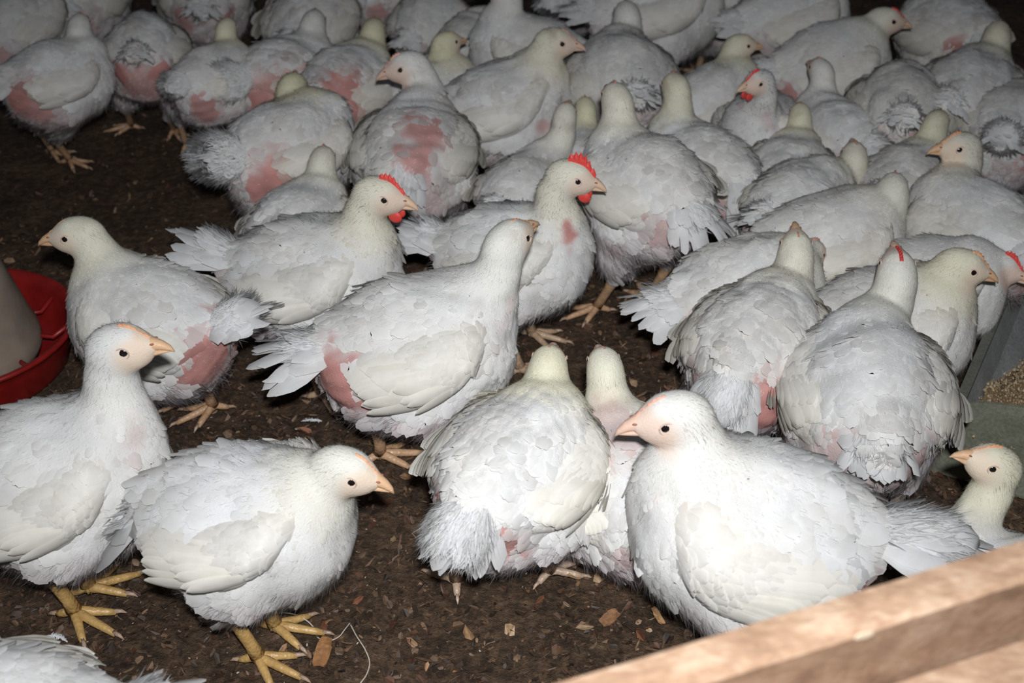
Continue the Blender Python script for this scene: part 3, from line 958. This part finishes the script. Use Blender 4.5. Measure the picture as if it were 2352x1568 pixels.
hop = hb_.build('hopper', [M_BEIGE], fd)
hk_ = Buf()
add_tube(hk_, [(0, 0, 0.36), (0, 0, 0.50), (0.01, 0, 0.52), (0.02, 0, 0.50)], [0.004] * 4, (0.4, 0.4, 0.4), 0, 8)
hk_.build('hanging_hook', [simple('grey_wire', (0.25, 0.25, 0.25), 0.4, 60, 0.1, 0.1, metal=0.8)], fd)

# ------------------------------------------------------------------ metal feed trough at right
def galv(name, c1, c2):
    m, nt, b, o = new_mat(name)
    n = noise(nt, 16, 8, 0.7)
    n2 = noise(nt, 190, 4, 0.7)
    r = ramp(nt, n.outputs['Fac'], [(0.30, c1), (0.72, c2)])
    r2 = ramp(nt, n2.outputs['Fac'], [(0.35, (0.72, 0.70, 0.66)), (0.65, (1.08, 1.08, 1.08))])
    mx = node(nt, 'ShaderNodeMix', data_type='RGBA', blend_type='MULTIPLY'); mx.inputs['Factor'].default_value = 1
    nt.links.new(r.outputs[0], mx.inputs[6]); nt.links.new(r2.outputs[0], mx.inputs[7])
    nt.links.new(mx.outputs[2], b.inputs['Base Color'])
    b.inputs['Roughness'].default_value = 0.55
    bump(nt, n2.outputs['Fac'], b, 0.3, 0.001)
    return m
M_GALV = galv('weathered_sheet_metal', (0.13, 0.135, 0.095), (0.25, 0.255, 0.20))
M_INNER = galv('pale_trough_lining', (0.27, 0.29, 0.29), (0.42, 0.44, 0.45))
M_RIM = galv('dark_trough_rim', (0.10, 0.105, 0.085), (0.20, 0.205, 0.17))
c0 = at_z(2208, 930, 0.125)
c1 = at_z(2352, 592, 0.125)
tdir = unit(np.array([c1[0] - c0[0], c1[1] - c0[1], 0]))
tper = np.array([tdir[1], -tdir[0], 0])              # to the right of the run
tr = empty('feed_trough', (c0[0], c0[1], 0))
tag(tr, 'long grey metal feed trough with rounded end plate at right edge', 'feed trough')
def boxpts(buf, p0, d, p, ln, wd_, z0, z1, col, mi=0):
    vs = []
    for a in (0, ln):
        for b_ in (0, wd_):
            for zz in (z0, z1):
                vs.append(p0 + d * a + p * b_ + np.array([0, 0, zz]))
    f = [(0, 1, 3, 2), (4, 6, 7, 5), (0, 4, 5, 1), (2, 3, 7, 6), (0, 2, 6, 4), (1, 5, 7, 3)]
    buf.add(vs, f, col, None, mi)
O0 = np.zeros(3)
TW = 0.26; TL = 1.5
sec = [(0.0, 0.125), (0.018, 0.070), (0.055, 0.022), (0.10, 0.008), (0.16, 0.008), (0.205, 0.022), (0.242, 0.070), (0.26, 0.125)]
tb_ = Buf()
vs = []
for a in np.linspace(0.0, TL, 9):
    for (x, zz) in sec: vs.append(tdir * a + tper * x + [0, 0, zz])
    for (x, zz) in sec[::-1]: vs.append(tdir * a + tper * (x * 0.985 + 0.002) + [0, 0, zz + 0.003])
k = 16
f = [(i * k + j, (i + 1) * k + j, (i + 1) * k + (j + 1) % k, i * k + (j + 1) % k) for i in range(8) for j in range(k)]
tb_.add(vs, f, (0.4, 0.4, 0.4), None, 0)
tb_.build('basin', [M_INNER], tr, smooth=False)
for x in (-0.010, TW - 0.004):
    rb = Buf(); boxpts(rb, tper * x, tdir, tper, TL, 0.014, 0.116, 0.132, (0.3, 0.3, 0.3)); rb.build('rim', [M_RIM], tr, smooth=False)
ep = Buf()
out_ = [(-0.085, 0.0), (-0.060, 0.055), (-0.028, 0.105), (-0.008, 0.128), (0.03, 0.143), (0.08, 0.153), (0.13, 0.156), (0.18, 0.153), (0.23, 0.143), (0.268, 0.128), (0.29, 0.105), (0.32, 0.055), (0.345, 0.0)]
fr = [-tdir * 0.006 + tper * x + [0, 0, zz] for x, zz in out_]; bkk = [-tdir * 0.001 + tper * x + [0, 0, zz] for x, zz in out_]
n = len(out_)
mids = [-tdir * 0.006 + tper * 0.13 + [0, 0, 0.0]]
vs = fr + bkk
f = [(i, i + 1, n + i + 1, n + i) for i in range(n - 1)]
f += [(i, n - 1 - i, n - 2 - i, i + 1) for i in range(n // 2)] + [(n + i + 1, n + n - 2 - i, n + n - 1 - i, n + i) for i in range(n // 2)]
ep.add(vs, f, (0.2, 0.2, 0.2), None, 0)
tag(ep.build('end_plate', [M_GALV], tr, smooth=False), 'grey green weathered end plate')
cl = Buf()
boxpts(cl, -tdir * 0.010 - tper * 0.020, tper, -tdir, 0.011, 0.003, 0.088, 0.100, (0.12, 0.04, 0.03))
cl.build('clip', [simple('rusty_clip', (0.10, 0.035, 0.025), 0.6, 200, 0.2)], tr, smooth=False)
fdm, nt, b, o = new_mat('feed_crumbs')
at = node(nt, 'ShaderNodeAttribute', attribute_name='Col'); nt.links.new(at.outputs['Color'], b.inputs['Base Color']); b.inputs['Roughness'].default_value = 0.8
fe_ = Buf()
nxx, nyy = 60, 24
ug = np.linspace(0.003, 0.55, nxx)[:, None]; vg = np.linspace(0.02, 0.24, nyy)[None, :]
hz = 0.066 + 0.03 * np.exp(-((ug - 0.12) / 0.14) ** 2) - 0.05 * sstep(0.15, 0.5, ug) - 0.03 * sstep(0.10, 0.02, vg) * sstep(0.05, 0.2, ug) + 0.004 * np.sin(ug * 60) * np.sin(vg * 70)
vs = (tdir[None, None] * ug[..., None] + tper[None, None] * vg[..., None] + np.array([0, 0, 1.0]) * hz[..., None]).reshape(-1, 3)
f = np.array([(i * nyy + j, i * nyy + j + 1, (i + 1) * nyy + j + 1, (i + 1) * nyy + j) for i in range(nxx - 1) for j in range(nyy - 1)])
fe_.add(vs, f, (0.25, 0.17, 0.09), None, 0)
ncr = 6000
ii = rng0.randint(0, len(vs), ncr)
pc = vs[ii] + rng0.normal(size=(ncr, 3)) * 0.005
pc[:, 2] = vs[ii][:, 2] + 0.003 * rng0.rand(ncr)
oc = np.array([[1, 0, 0], [0, 1, 0], [-1, 0, 0], [0, -1, 0], [0, 0, 1], [0, 0, -1.0]])
ov = pc[:, None] + oc[None] * (0.0016 + 0.0020 * rng0.rand(ncr, 1, 1)) * (0.6 + 0.8 * rng0.rand(ncr, 6, 1))
of = np.array([(0, 1, 4), (1, 2, 4), (2, 3, 4), (3, 0, 4), (1, 0, 5), (2, 1, 5), (3, 2, 5), (0, 3, 5)])
oq = (of[None] + (np.arange(ncr) * 6)[:, None, None]).reshape(-1, 3)
cc = np.array([(0.34, 0.25, 0.15), (0.24, 0.16, 0.085), (0.44, 0.34, 0.22)])[rng0.randint(0, 3, ncr)]
fe_.add(ov.reshape(-1, 3), oq, np.repeat(cc, 6, axis=0), None, 0)
fo_ = fe_.build('feed', [fdm])
fo_.location = (c0[0], c0[1], 0)
tag(fo_, 'pale brown crumbled feed lying in the metal trough', 'feed', kind='stuff')

# ------------------------------------------------------------------ rough timber barrier in the foreground
def timber(name, c1, c2, c3):
    m, nt, b, o = new_mat(name)
    tc = node(nt, 'ShaderNodeTexCoord')
    mp = node(nt, 'ShaderNodeMapping'); mp.inputs['Scale'].default_value = (0.6, 1.3, 1.3)
    nt.links.new(tc.outputs['Object'], mp.inputs['Vector'])
    n = noise(nt, 34, 8, 0.65, vec=mp.outputs[0])
    n2 = noise(nt, 120, 5, 0.7, vec=mp.outputs[0])
    ad = node(nt, 'ShaderNodeMath', operation='MULTIPLY_ADD')
    nt.links.new(n2.outputs['Fac'], ad.inputs[0]); ad.inputs[1].default_value = 0.35; 
    sc = node(nt, 'ShaderNodeMath', operation='MULTIPLY'); sc.inputs[1].default_value = 0.65
    nt.links.new(n.outputs['Fac'], sc.inputs[0]); nt.links.new(sc.outputs[0], ad.inputs[2])
    r = ramp(nt, ad.outputs[0], [(0.33, c1), (0.50, c2), (0.66, c3)])
    nt.links.new(r.outputs[0], b.inputs['Base Color'])
    b.inputs['Roughness'].default_value = 0.75
    bump(nt, n2.outputs['Fac'], b, 0.5, 0.003)
    return m
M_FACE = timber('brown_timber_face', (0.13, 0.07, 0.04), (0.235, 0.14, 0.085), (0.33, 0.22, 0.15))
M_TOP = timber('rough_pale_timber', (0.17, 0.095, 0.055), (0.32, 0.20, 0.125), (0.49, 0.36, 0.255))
BZ = 0.62
b0 = at_z(1250, 1570, BZ); b1 = at_z(2352, 1232, BZ)
bd = unit(b1 - b0); bp = np.array([bd[1], -bd[0], 0])          # towards the camera
bar = empty('timber_barrier', (b0[0], b0[1], 0))
tag(bar, 'rough pale timber barrier of stacked boards in the blurred foreground', 'barrier')
def board(zt, zb, y0, y1, seed, ln0=-0.5, ln1=1.0, mat=M_TOP, name='board'):
    bb = Buf()
    n = 90
    xs = np.linspace(ln0, ln1, n)
    r = np.random.RandomState(seed)
    wob = np.convolve(r.normal(size=n + 8), np.ones(5) / 5, 'same')[4:-4] * 0.0022
    prof = [(y0, zt - 0.004), (y0 + 0.003, zt), (0.5 * (y0 + y1), zt + 0.001), (y1 - 0.004, zt), (y1, zt - 0.005), (y1, zb), (y0, zb)]
    vs = []
    for i, x in enumerate(xs):
        for j, (yy, zz) in enumerate(prof):
            jit = wob[i] if j < 3 else 0.6 * wob[-i - 1]
            vs.append(bd * x + bp * (yy + (jit if j < 2 else 0)) + np.array([0, 0, zz + (jit * 0.8 if j < 5 else 0)]))
    k = len(prof)
    f = [(i * k + j, i * k + (j + 1) % k, (i + 1) * k + (j + 1) % k, (i + 1) * k + j) for i in range(n - 1) for j in range(k)]
    f = [tuple(reversed(q_)) for q_ in f]
    bb.add(vs, f, (0.4, 0.25, 0.15), None, 0)
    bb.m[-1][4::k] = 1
    e0 = [tuple(range(k))]
    bb.f.append(np.array([[0, 1, 2, 3], [0, 3, 4, 5], [0, 5, 6, 6]])[:2]); bb.m.append(np.zeros(2, int))
    return bb.build(name, [mat, M_FACE], bar, smooth=False)
board(BZ, 0.40, 0.0, 0.033, 1)
board(BZ - 0.056, 0.36, 0.036, 0.070, 2)
board(0.395, 0.20, 0.002, 0.026, 3)
board(0.195, 0.00, 0.002, 0.026, 4)

d_ = ray(1985, 1452)                                      # pale chipped spot on the face of the top board
kp = np.array([0, 0, CAM_H]) + d_ * (np.dot(b0 + bp * 0.033 - np.array([0, 0, CAM_H]), bp) / np.dot(d_, bp))
kp = kp + bp * 0.0022
kb = Buf()
pe, fe = ellipsoid_arrays(kp - np.array([b0[0], b0[1], 0]), np.stack([bd, bp, np.array([0, 0, 1.0])], 1), (0.0075, 0.0010, 0.0042), 18, 9)
pe = pe + bd * (0.0022 * lump(pe, 4, 9))[:, None] + np.array([0, 0, 1.0]) * (0.0016 * lump(pe, 5, 9))[:, None]
kb.add(pe, fe, (0.6, 0.5, 0.4), None, 0)
tag(kb.build('splintered_spot', [simple('fresh_wood', (0.52, 0.41, 0.29), 0.8, 300, 0.1)], bar), 'pale splintered spot on the rough board')
# ------------------------------------------------------------------ the flock
YL, GL, PL = (0.55, 0.36, 0.14), (0.50, 0.38, 0.29), (0.56, 0.36, 0.22)
B = make_chicken
B('white hen stepping right on yellow legs in front, with small orange comb', (572, 1190), -8, 1.0, z=0.207, p=3, hd=(788, 1080), hy=-12, hp=-12,
  tail=(-28, 0.10), fluffy=0.4, comb='orange', ch=0.005, yel=0.35, pink=0.15, dirt=0.1, feet=[(632, 1440), (592, 1512)], toes=[-5, -25], legcol=YL)
B('tall white hen cut by left edge, neck raised, orange comb, facing right', (140, 1090), 8, 1.06, p=8, hd=(272, 800), hy=-5, hp=10,
  tail=(25, 0.08), comb='orange', ch=0.006, yel=0.1, pink=0.15, dirt=0.1, feet=[(205, 1352), (172, 1408)], toes=[30, -28], legcol=YL)
B('back of a white hen cut off by the bottom left corner', (-25, 1700), 190, 1.0, yel=0.2, pink=0.2, dirt=0.2)
B('cream white hen facing left beside the red feeder, red bare patch under tail', (350, 735), 160, 0.98, p=5, hd=(182, 540), hy=188, hp=-2,
  tail=(38, 0.095), fluffy=0.3, comb='orange', ch=0.002, yel=0.6, pink=1.0, bald=((-0.145, 0.05, -0.012, 0.065, 1),), feet=[(490, 935), None], toes=[215, 180], legcol=PL)
B('young cockerel with red comb and wattle facing right, behind the centre hen', (725, 625), -5, 1.03, p=4, hd=(868, 449), hy=-14, hp=-6,
  tail=(33, 0.10), comb='red', ch=0.013, wat=1, yel=0.6, pink=0.6, crop=0.7, bald=((-0.155, -0.03, 0.0, 0.03, 0.9),))
B('white centre hen facing away right with spread tail feathers and one leg forward', (965, 788), 12, 1.06, z=0.215, p=5, hd=(1165, 560), hy=48, hp=12,
  tail=(4, 0.098), comb='orange', ch=0.003, yel=0.25, pink=0.9, bald=((-0.135, -0.06, -0.005, 0.055, 1),), feet=[None, (872, 1045)], toes=[10, 10], legcol=PL, spread=0.7)
B('young cockerel with the tallest red comb, pink bare stripe down its neck', (1185, 588), -12, 0.97, p=6, hd=(1308, 407), hy=-12, hp=-9,
  tail=(30, 0.085), comb='red', ch=0.020, wat=1, yel=0.55, pink=0.6, crop=1.0)
B('white hen seen from behind at centre front, yellow head, fluffy hanging tail', (1195, 1072), 60, 0.95, z=0.24, p=-4, hd=(1258, 850), hy=80, hp=8,
  tail=(-42, 0.085), fluffy=0.8, comb='pink', ch=0.003, yel=0.85, pink=0.9, feet=[(1048, 1335), (1262, 1312)], toes=[115, 30], legcol=GL, dirt=0.35)
B('white hen facing away, half hidden between the rear facing hen and pink combed hen', (1450, 1115), 103, 0.90, feet=[(1500, 1280), (1560, 1280)], p=-2, hd=(1390, 850), hy=98, hp=8,
  comb='pink', ch=0.003, yel=0.6, pink=0.5, bald=((0.03, 0.03, 0.09, 0.06, 0.45),))
B('large white hen facing left at right front with pink comb, behind timber barrier', (1725, 1205), 170, 1.12, p=6, hd=(1553, 960), hy=188, hp=-4,
  feet=[(1780, 1440), (1830, 1400)], tail=(4, 0.125), comb='pink', ch=0.005, yel=0.12, pink=0.9, fluffy=0.3, dirt=0.15, bald=((-0.14, 0.055, -0.02, 0.05, 0.9),))
B('big white hen seen from behind with raised red comb, nearest the metal trough', (1990, 905), 82, 1.04, p=-4, hd=(2060, 635), hy=85, hp=28,
  tail=(-35, 0.06), comb='red', ch=0.010, yel=0.35, pink=0.5, dirt=0.2)
B('white hen facing away with beak lifted and bare red rump, hanging tail', (1745, 798), 62, 0.98, p=-4, hd=(1828, 585), hy=85, hp=32,
  tail=(-36, 0.105), fluffy=0.4, comb='orange', ch=0.002, yel=0.45, pink=0.6, bald=((-0.13, -0.07, -0.03, 0.06, 1),), dirt=0.4)
B('white hen lying low with drooping splayed tail, head hidden behind another hen', (1712, 675), 18, 0.97, p=4, hd=(1850, 590), hy=35, hp=0,
  tail=(2, 0.088), yel=0.4, pink=0.7, spread=0.8, dirt=0.4, z=0.185)
B('hen with yellowish head and small orange comb looking right above the trough', (2050, 740), -2, 0.95, p=6, hd=(2205, 612), hy=-12, hp=-10,
  comb='orange', ch=0.007, yel=0.75, pink=0.7, crop=1.0, tail=(0, 0.07))
B('hen with red comb and shaded face at right edge beside the trough rim', (2140, 655), -8, 0.88, p=6, hd=(2293, 612), hy=-35, hp=-8,
  comb='red', ch=0.012, yel=0.1, pink=0.6, tail=(0, 0.06))
B('white hen facing away right with long dusky neck, left wing nearest to camera', (1900, 562), 18, 0.97, p=4, hd=(2050, 440), hy=75, hp=5,
  tail=(0, 0.06), yel=0.35, pink=0.5, dirt=0.5)
B('hen with cream neck facing away, tucked behind the hen with dusky neck', (1835, 482), 50, 0.90, p=-6, hd=(1962, 365), hy=85, hp=22, yel=0.55, pink=0.4, dirt=0.4)
B('hen at right edge turning its pale face left, small orange comb', (2235, 535), 113, 0.97, p=-7, hd=(2208, 340), hy=190, hp=4, comb='orange', ch=0.007, yel=0.5,
  pink=0.6, bald=((-0.14, -0.03, -0.02, 0.045, 1),))
B('hen with yellowish head turned away, behind the hen with left turned face', (2080, 435), 52, 0.87, p=-7, hd=(2150, 285), hy=60, hp=-4, yel=0.85, pink=0.5, dirt=0.5)
B('small hen facing away with yellow neck and pink bare vent, right of centre', (1810, 405), 68, 0.80, p=-4, hd=(1838, 268), hy=86, hp=14, yel=0.85,
  tail=(-42, 0.075), fluffy=0.4, pink=1.0, dirt=0.5)
B('large white hen standing on one visible leg behind the tallest combed cockerel', (1480, 432), 122, 0.98, z=0.265, p=-3, hd=(1417, 232), hy=106, hp=8,
  tail=(-36, 0.085), yel=0.5, pink=0.6, feet=[(1372, 708), None], toes=[205, 110], legcol=PL, dirt=0.45, spread=0.8)
B('white hen facing away with yellowish neck and long ragged hanging tail', (1605, 392), 128, 0.93, p=-4, hd=(1552, 203), hy=106, hp=0, yel=0.75,
  tail=(-30, 0.135), pink=0.6, spread=0.9, dirt=0.4)
B('small white hen facing left towards the camera with pink face and red comb', (1752, 305), 236, 0.85, p=14, hd=(1744, 190), hy=212, hp=2, comb='red', ch=0.009, wat=1,
  yel=0.1, pink=0.8, wd=0.01)
B('small hen looking right with yellow brown stained face, beyond the long tailed hen', (1640, 235), 35, 0.86, p=5, hd=(1697, 106), hy=8, hp=0, comb='orange', ch=0.003,
  yel=0.8, pink=0.7, dirt=0.4)
B('white hen facing away with thin pale neck in front of plump cream winged hen', (1430, 195), 95, 1.08, p=-4, hd=(1440, 40), hy=95, hp=10, yel=0.15, pink=0.3, dirt=0.4)
B('plump cream winged hen at top centre, its head above the picture edge', (1512, 22), 12, 1.15, p=6, hd=(1600, -70), hy=0, yel=0.2, pink=0.2, dirt=0.2)
B('hen with dirty brown wing edge and pink beak standing in profile facing right', (1165, 240), 3, 1.02, p=12, hd=(1272, 98), hy=-4, hp=-4, comb='pink', ch=0.003,
  yel=0.65, pink=0.5, dirt=0.9, bald=((0.075, -0.1, -0.02, 0.02, 0.7),), tail=(5, 0.05))
B('white hen behind the dirty winged hen, neck rising past the top edge', (1215, 130), 168, 1.0, p=6, hd=(1150, -30), hy=170, yel=0.1, pink=0.3)
B('hen seen from behind with bare patch on its back and head turned left', (950, 356), 84, 1.04, p=-4, hd=(938, 154), hy=192, hp=-10, comb='pink', ch=0.006,
  yel=0.1, pink=0.5, bald=((-0.075, -0.035, 0.075, 0.045, 0.9), (-0.13, -0.02, 0.03, 0.04, 0.9)), tail=(-40, 0.07), dirt=0.5)
B('hen with bright yellow neck looking right, beyond the bare backed hen', (985, 225), 20, 0.85, p=5, hd=(1024, 100), hy=35, hp=0, comb='orange', ch=0.003, yel=1.0, pink=0.5, dirt=0.4)
B('hen facing away with reddish comb tip, behind the tallest combed cockerel', (1210, 450), 62, 0.82, p=-4, hd=(1297, 270), hy=76, hp=22, comb='orange', ch=0.004, yel=0.4, pink=0.4, dirt=0.5)
B('hen showing mostly its yellow neck, squeezed before the large one legged hen', (1335, 388), 92, 0.75, p=-4, hd=(1345, 250), hy=96, hp=5, yel=1.0, pink=0.3)
B('hen with yellow head facing away, tail fluffed to left, rosy bare flank', (665, 345), 52, 1.05, p=-4, hd=(672, 205), hy=80, hp=-8, yel=1.0, tail=(12, 0.075), fluffy=1.0,
  pink=1.0, bald=((-0.10, -0.085, -0.015, 0.07, 1),), hdy=0.10)
B('hen with cream neck raised, just behind the wattled cockerel', (690, 530), 68, 0.87, p=-6, hd=(740, 372), hy=82, hp=5, yel=0.5, pink=0.4, dirt=0.4)
B('large hen standing at far left with rosy rump and both legs showing', (135, 180), 36, 0.84, z=0.285, p=-4, hd=(182, 62), hy=85, hp=8, yel=0.1, pink=1.0,
  bald=((-0.12, -0.08, -0.03, 0.075, 0.9),), feet=[(120, 350), (160, 370)], toes=[-20, -28], legcol=PL, dirt=0.4, tail=(-20, 0.06))
B('hen seen from behind with ragged drooping right wing and dirty pink rump', (335, 122), 97, 0.84, z=0.28, p=-10, hd=(350, 55), hy=92, hp=-20, yel=0.1, pink=1.0,
  bald=((-0.13, 0.0, -0.05, 0.07, 0.8),), feet=[(302, 290), None], toes=[200, 60], wd=0.0, legcol=PL, dirt=0.6)
B('small hen facing away with pale yellow head, left of the dark gap', (492, 184), 60, 0.76, z=0.29, p=-6, hd=(520, 68), hy=76, hp=5, yel=0.9, pink=0.9,
  bald=((-0.12, -0.07, -0.05, 0.05, 0.9),), fluffy=0.6, tail=(0, 0.06), feet=[(398, 300), (490, 300)], toes=[-60, -80], legcol=PL)
B('hen with white powder puff tail and purplish bare flank', (655, 182), 52, 0.97, p=-6, hd=(720, 55), hy=80, hp=0, yel=0.2, pink=1.0, fluffy=1.0, tail=(5, 0.075),
  bald=((-0.10, -0.08, -0.01, 0.08, 0.9),), dirt=0.4)
B('hen facing away with bright yellow head and red raw bare rump', (800, 205), 66, 0.96, p=-6, hd=(857, 75), hy=82, hp=5, yel=1.0, pink=1.0, fluffy=1.0, tail=(-20, 0.085),
  bald=((-0.12, -0.06, -0.015, 0.09, 1),), dirt=0.3)
B('white hen at top edge behind the hen with powder puff tail', (715, 55), 80, 1.0, hd=(745, -70), hy=85, yel=0.1, pink=0.4, dirt=0.5)
B('dim hen at top edge above the small pale yellow headed hen', (470, -20), 98, 1.0, hd=(470, -100), pink=0.8, yel=0.1, dirt=0.6)
B('dim grey white hen in the top left corner of the flock', (40, 50), 70, 1.0, hd=(70, -50), pink=0.7, yel=0.1, dirt=0.6)
B('shadowed hen at top edge between corner hen and ragged winged hen', (190, -15), 88, 1.0, hd=(200, -110), pink=0.5, yel=0.1, dirt=0.6)
B('dim hen at top edge above the bright yellow headed raw rumped hen', (890, -40), 60, 1.0, hd=(930, -90), pink=0.8, yel=0.1, dirt=0.5)
B('small hen looking right at top edge, next to a raised pale neck', (1085, 105), 55, 0.8, hd=(1110, 38), hy=25, yel=0.3, pink=0.4, dirt=0.4)
B('hen whose pale neck rises at top edge left of a small right looking hen', (985, 58), 70, 0.85, hd=(1048, 35), hy=95, hp=0, yel=0.3, pink=0.4, dirt=0.4)
B('white hen at top edge with grey fluffy tail and purplish flank spot', (1335, -40), 62, 1.0, hd=(1390, -100), pink=0.7, yel=0.1, fluffy=0.5, tail=(-5, 0.08))
B('dim hen at top edge just right of the plump cream winged hen', (1672, 0), 100, 1.0, hd=(1665, -80), pink=0.3, yel=0.1, dirt=0.5)
B('white hen at top right edge with broad pale back, head out of frame', (1815, 45), 20, 1.05, hd=(1900, -60), yel=0.1, pink=0.4)
B('hen with upright white throat and red face looking right, at far right back', (1905, 155), 14, 1.0, p=8, hd=(2030, 48), hy=-6, hp=-4, comb='red', ch=0.006, yel=0.5, pink=0.7,
  bald=((-0.13, -0.06, -0.03, 0.05, 0.9),))
B('dim ragged hen seen from behind at top right with pink rump', (2175, 78), 108, 1.02, p=-10, hd=(2165, 30), hy=100, hp=-20, yel=0.1, pink=1.0, fluffy=0.5, tail=(-50, 0.06), dirt=0.6)
B('hen facing away with yellowish neck near the top right corner', (2222, 226), 55, 1.03, p=-6, hd=(2290, 85), hy=72, hp=8, yel=0.75, pink=0.8, dirt=0.5,
  bald=((-0.10, -0.08, -0.04, 0.05, 0.8),))
B('hen cut off by right edge below the yellowish necked hen', (2325, 300), 62, 0.95, p=-6, hd=(2400, 190), hy=70, yel=0.1, pink=0.8, dirt=0.4, fluffy=0.4)
B('hen with ruffled grey back and head lowered out of view', (2068, 262), 75, 1.0, p=-10, hd=(2065, 190), hy=85, hp=-25, yel=0.1, pink=0.8, dirt=0.6)
B('hen facing away with slim white neck in front of the ruffled hen', (1915, 318), 112, 0.85, p=-6, hd=(1886, 165), hy=112, hp=8, yel=0.1, pink=0.8, dirt=0.4)
B('hen looking left from behind the timber barrier, its beak before the trough plate', (2350, 1395), 150, 0.92, z=0.13, p=-8, hd=(2285, 1070), hy=180, hp=24, hdy=0.10,
  comb='orange', ch=0.006, yel=0.75, pink=0.3, tail=(0, 0.06))
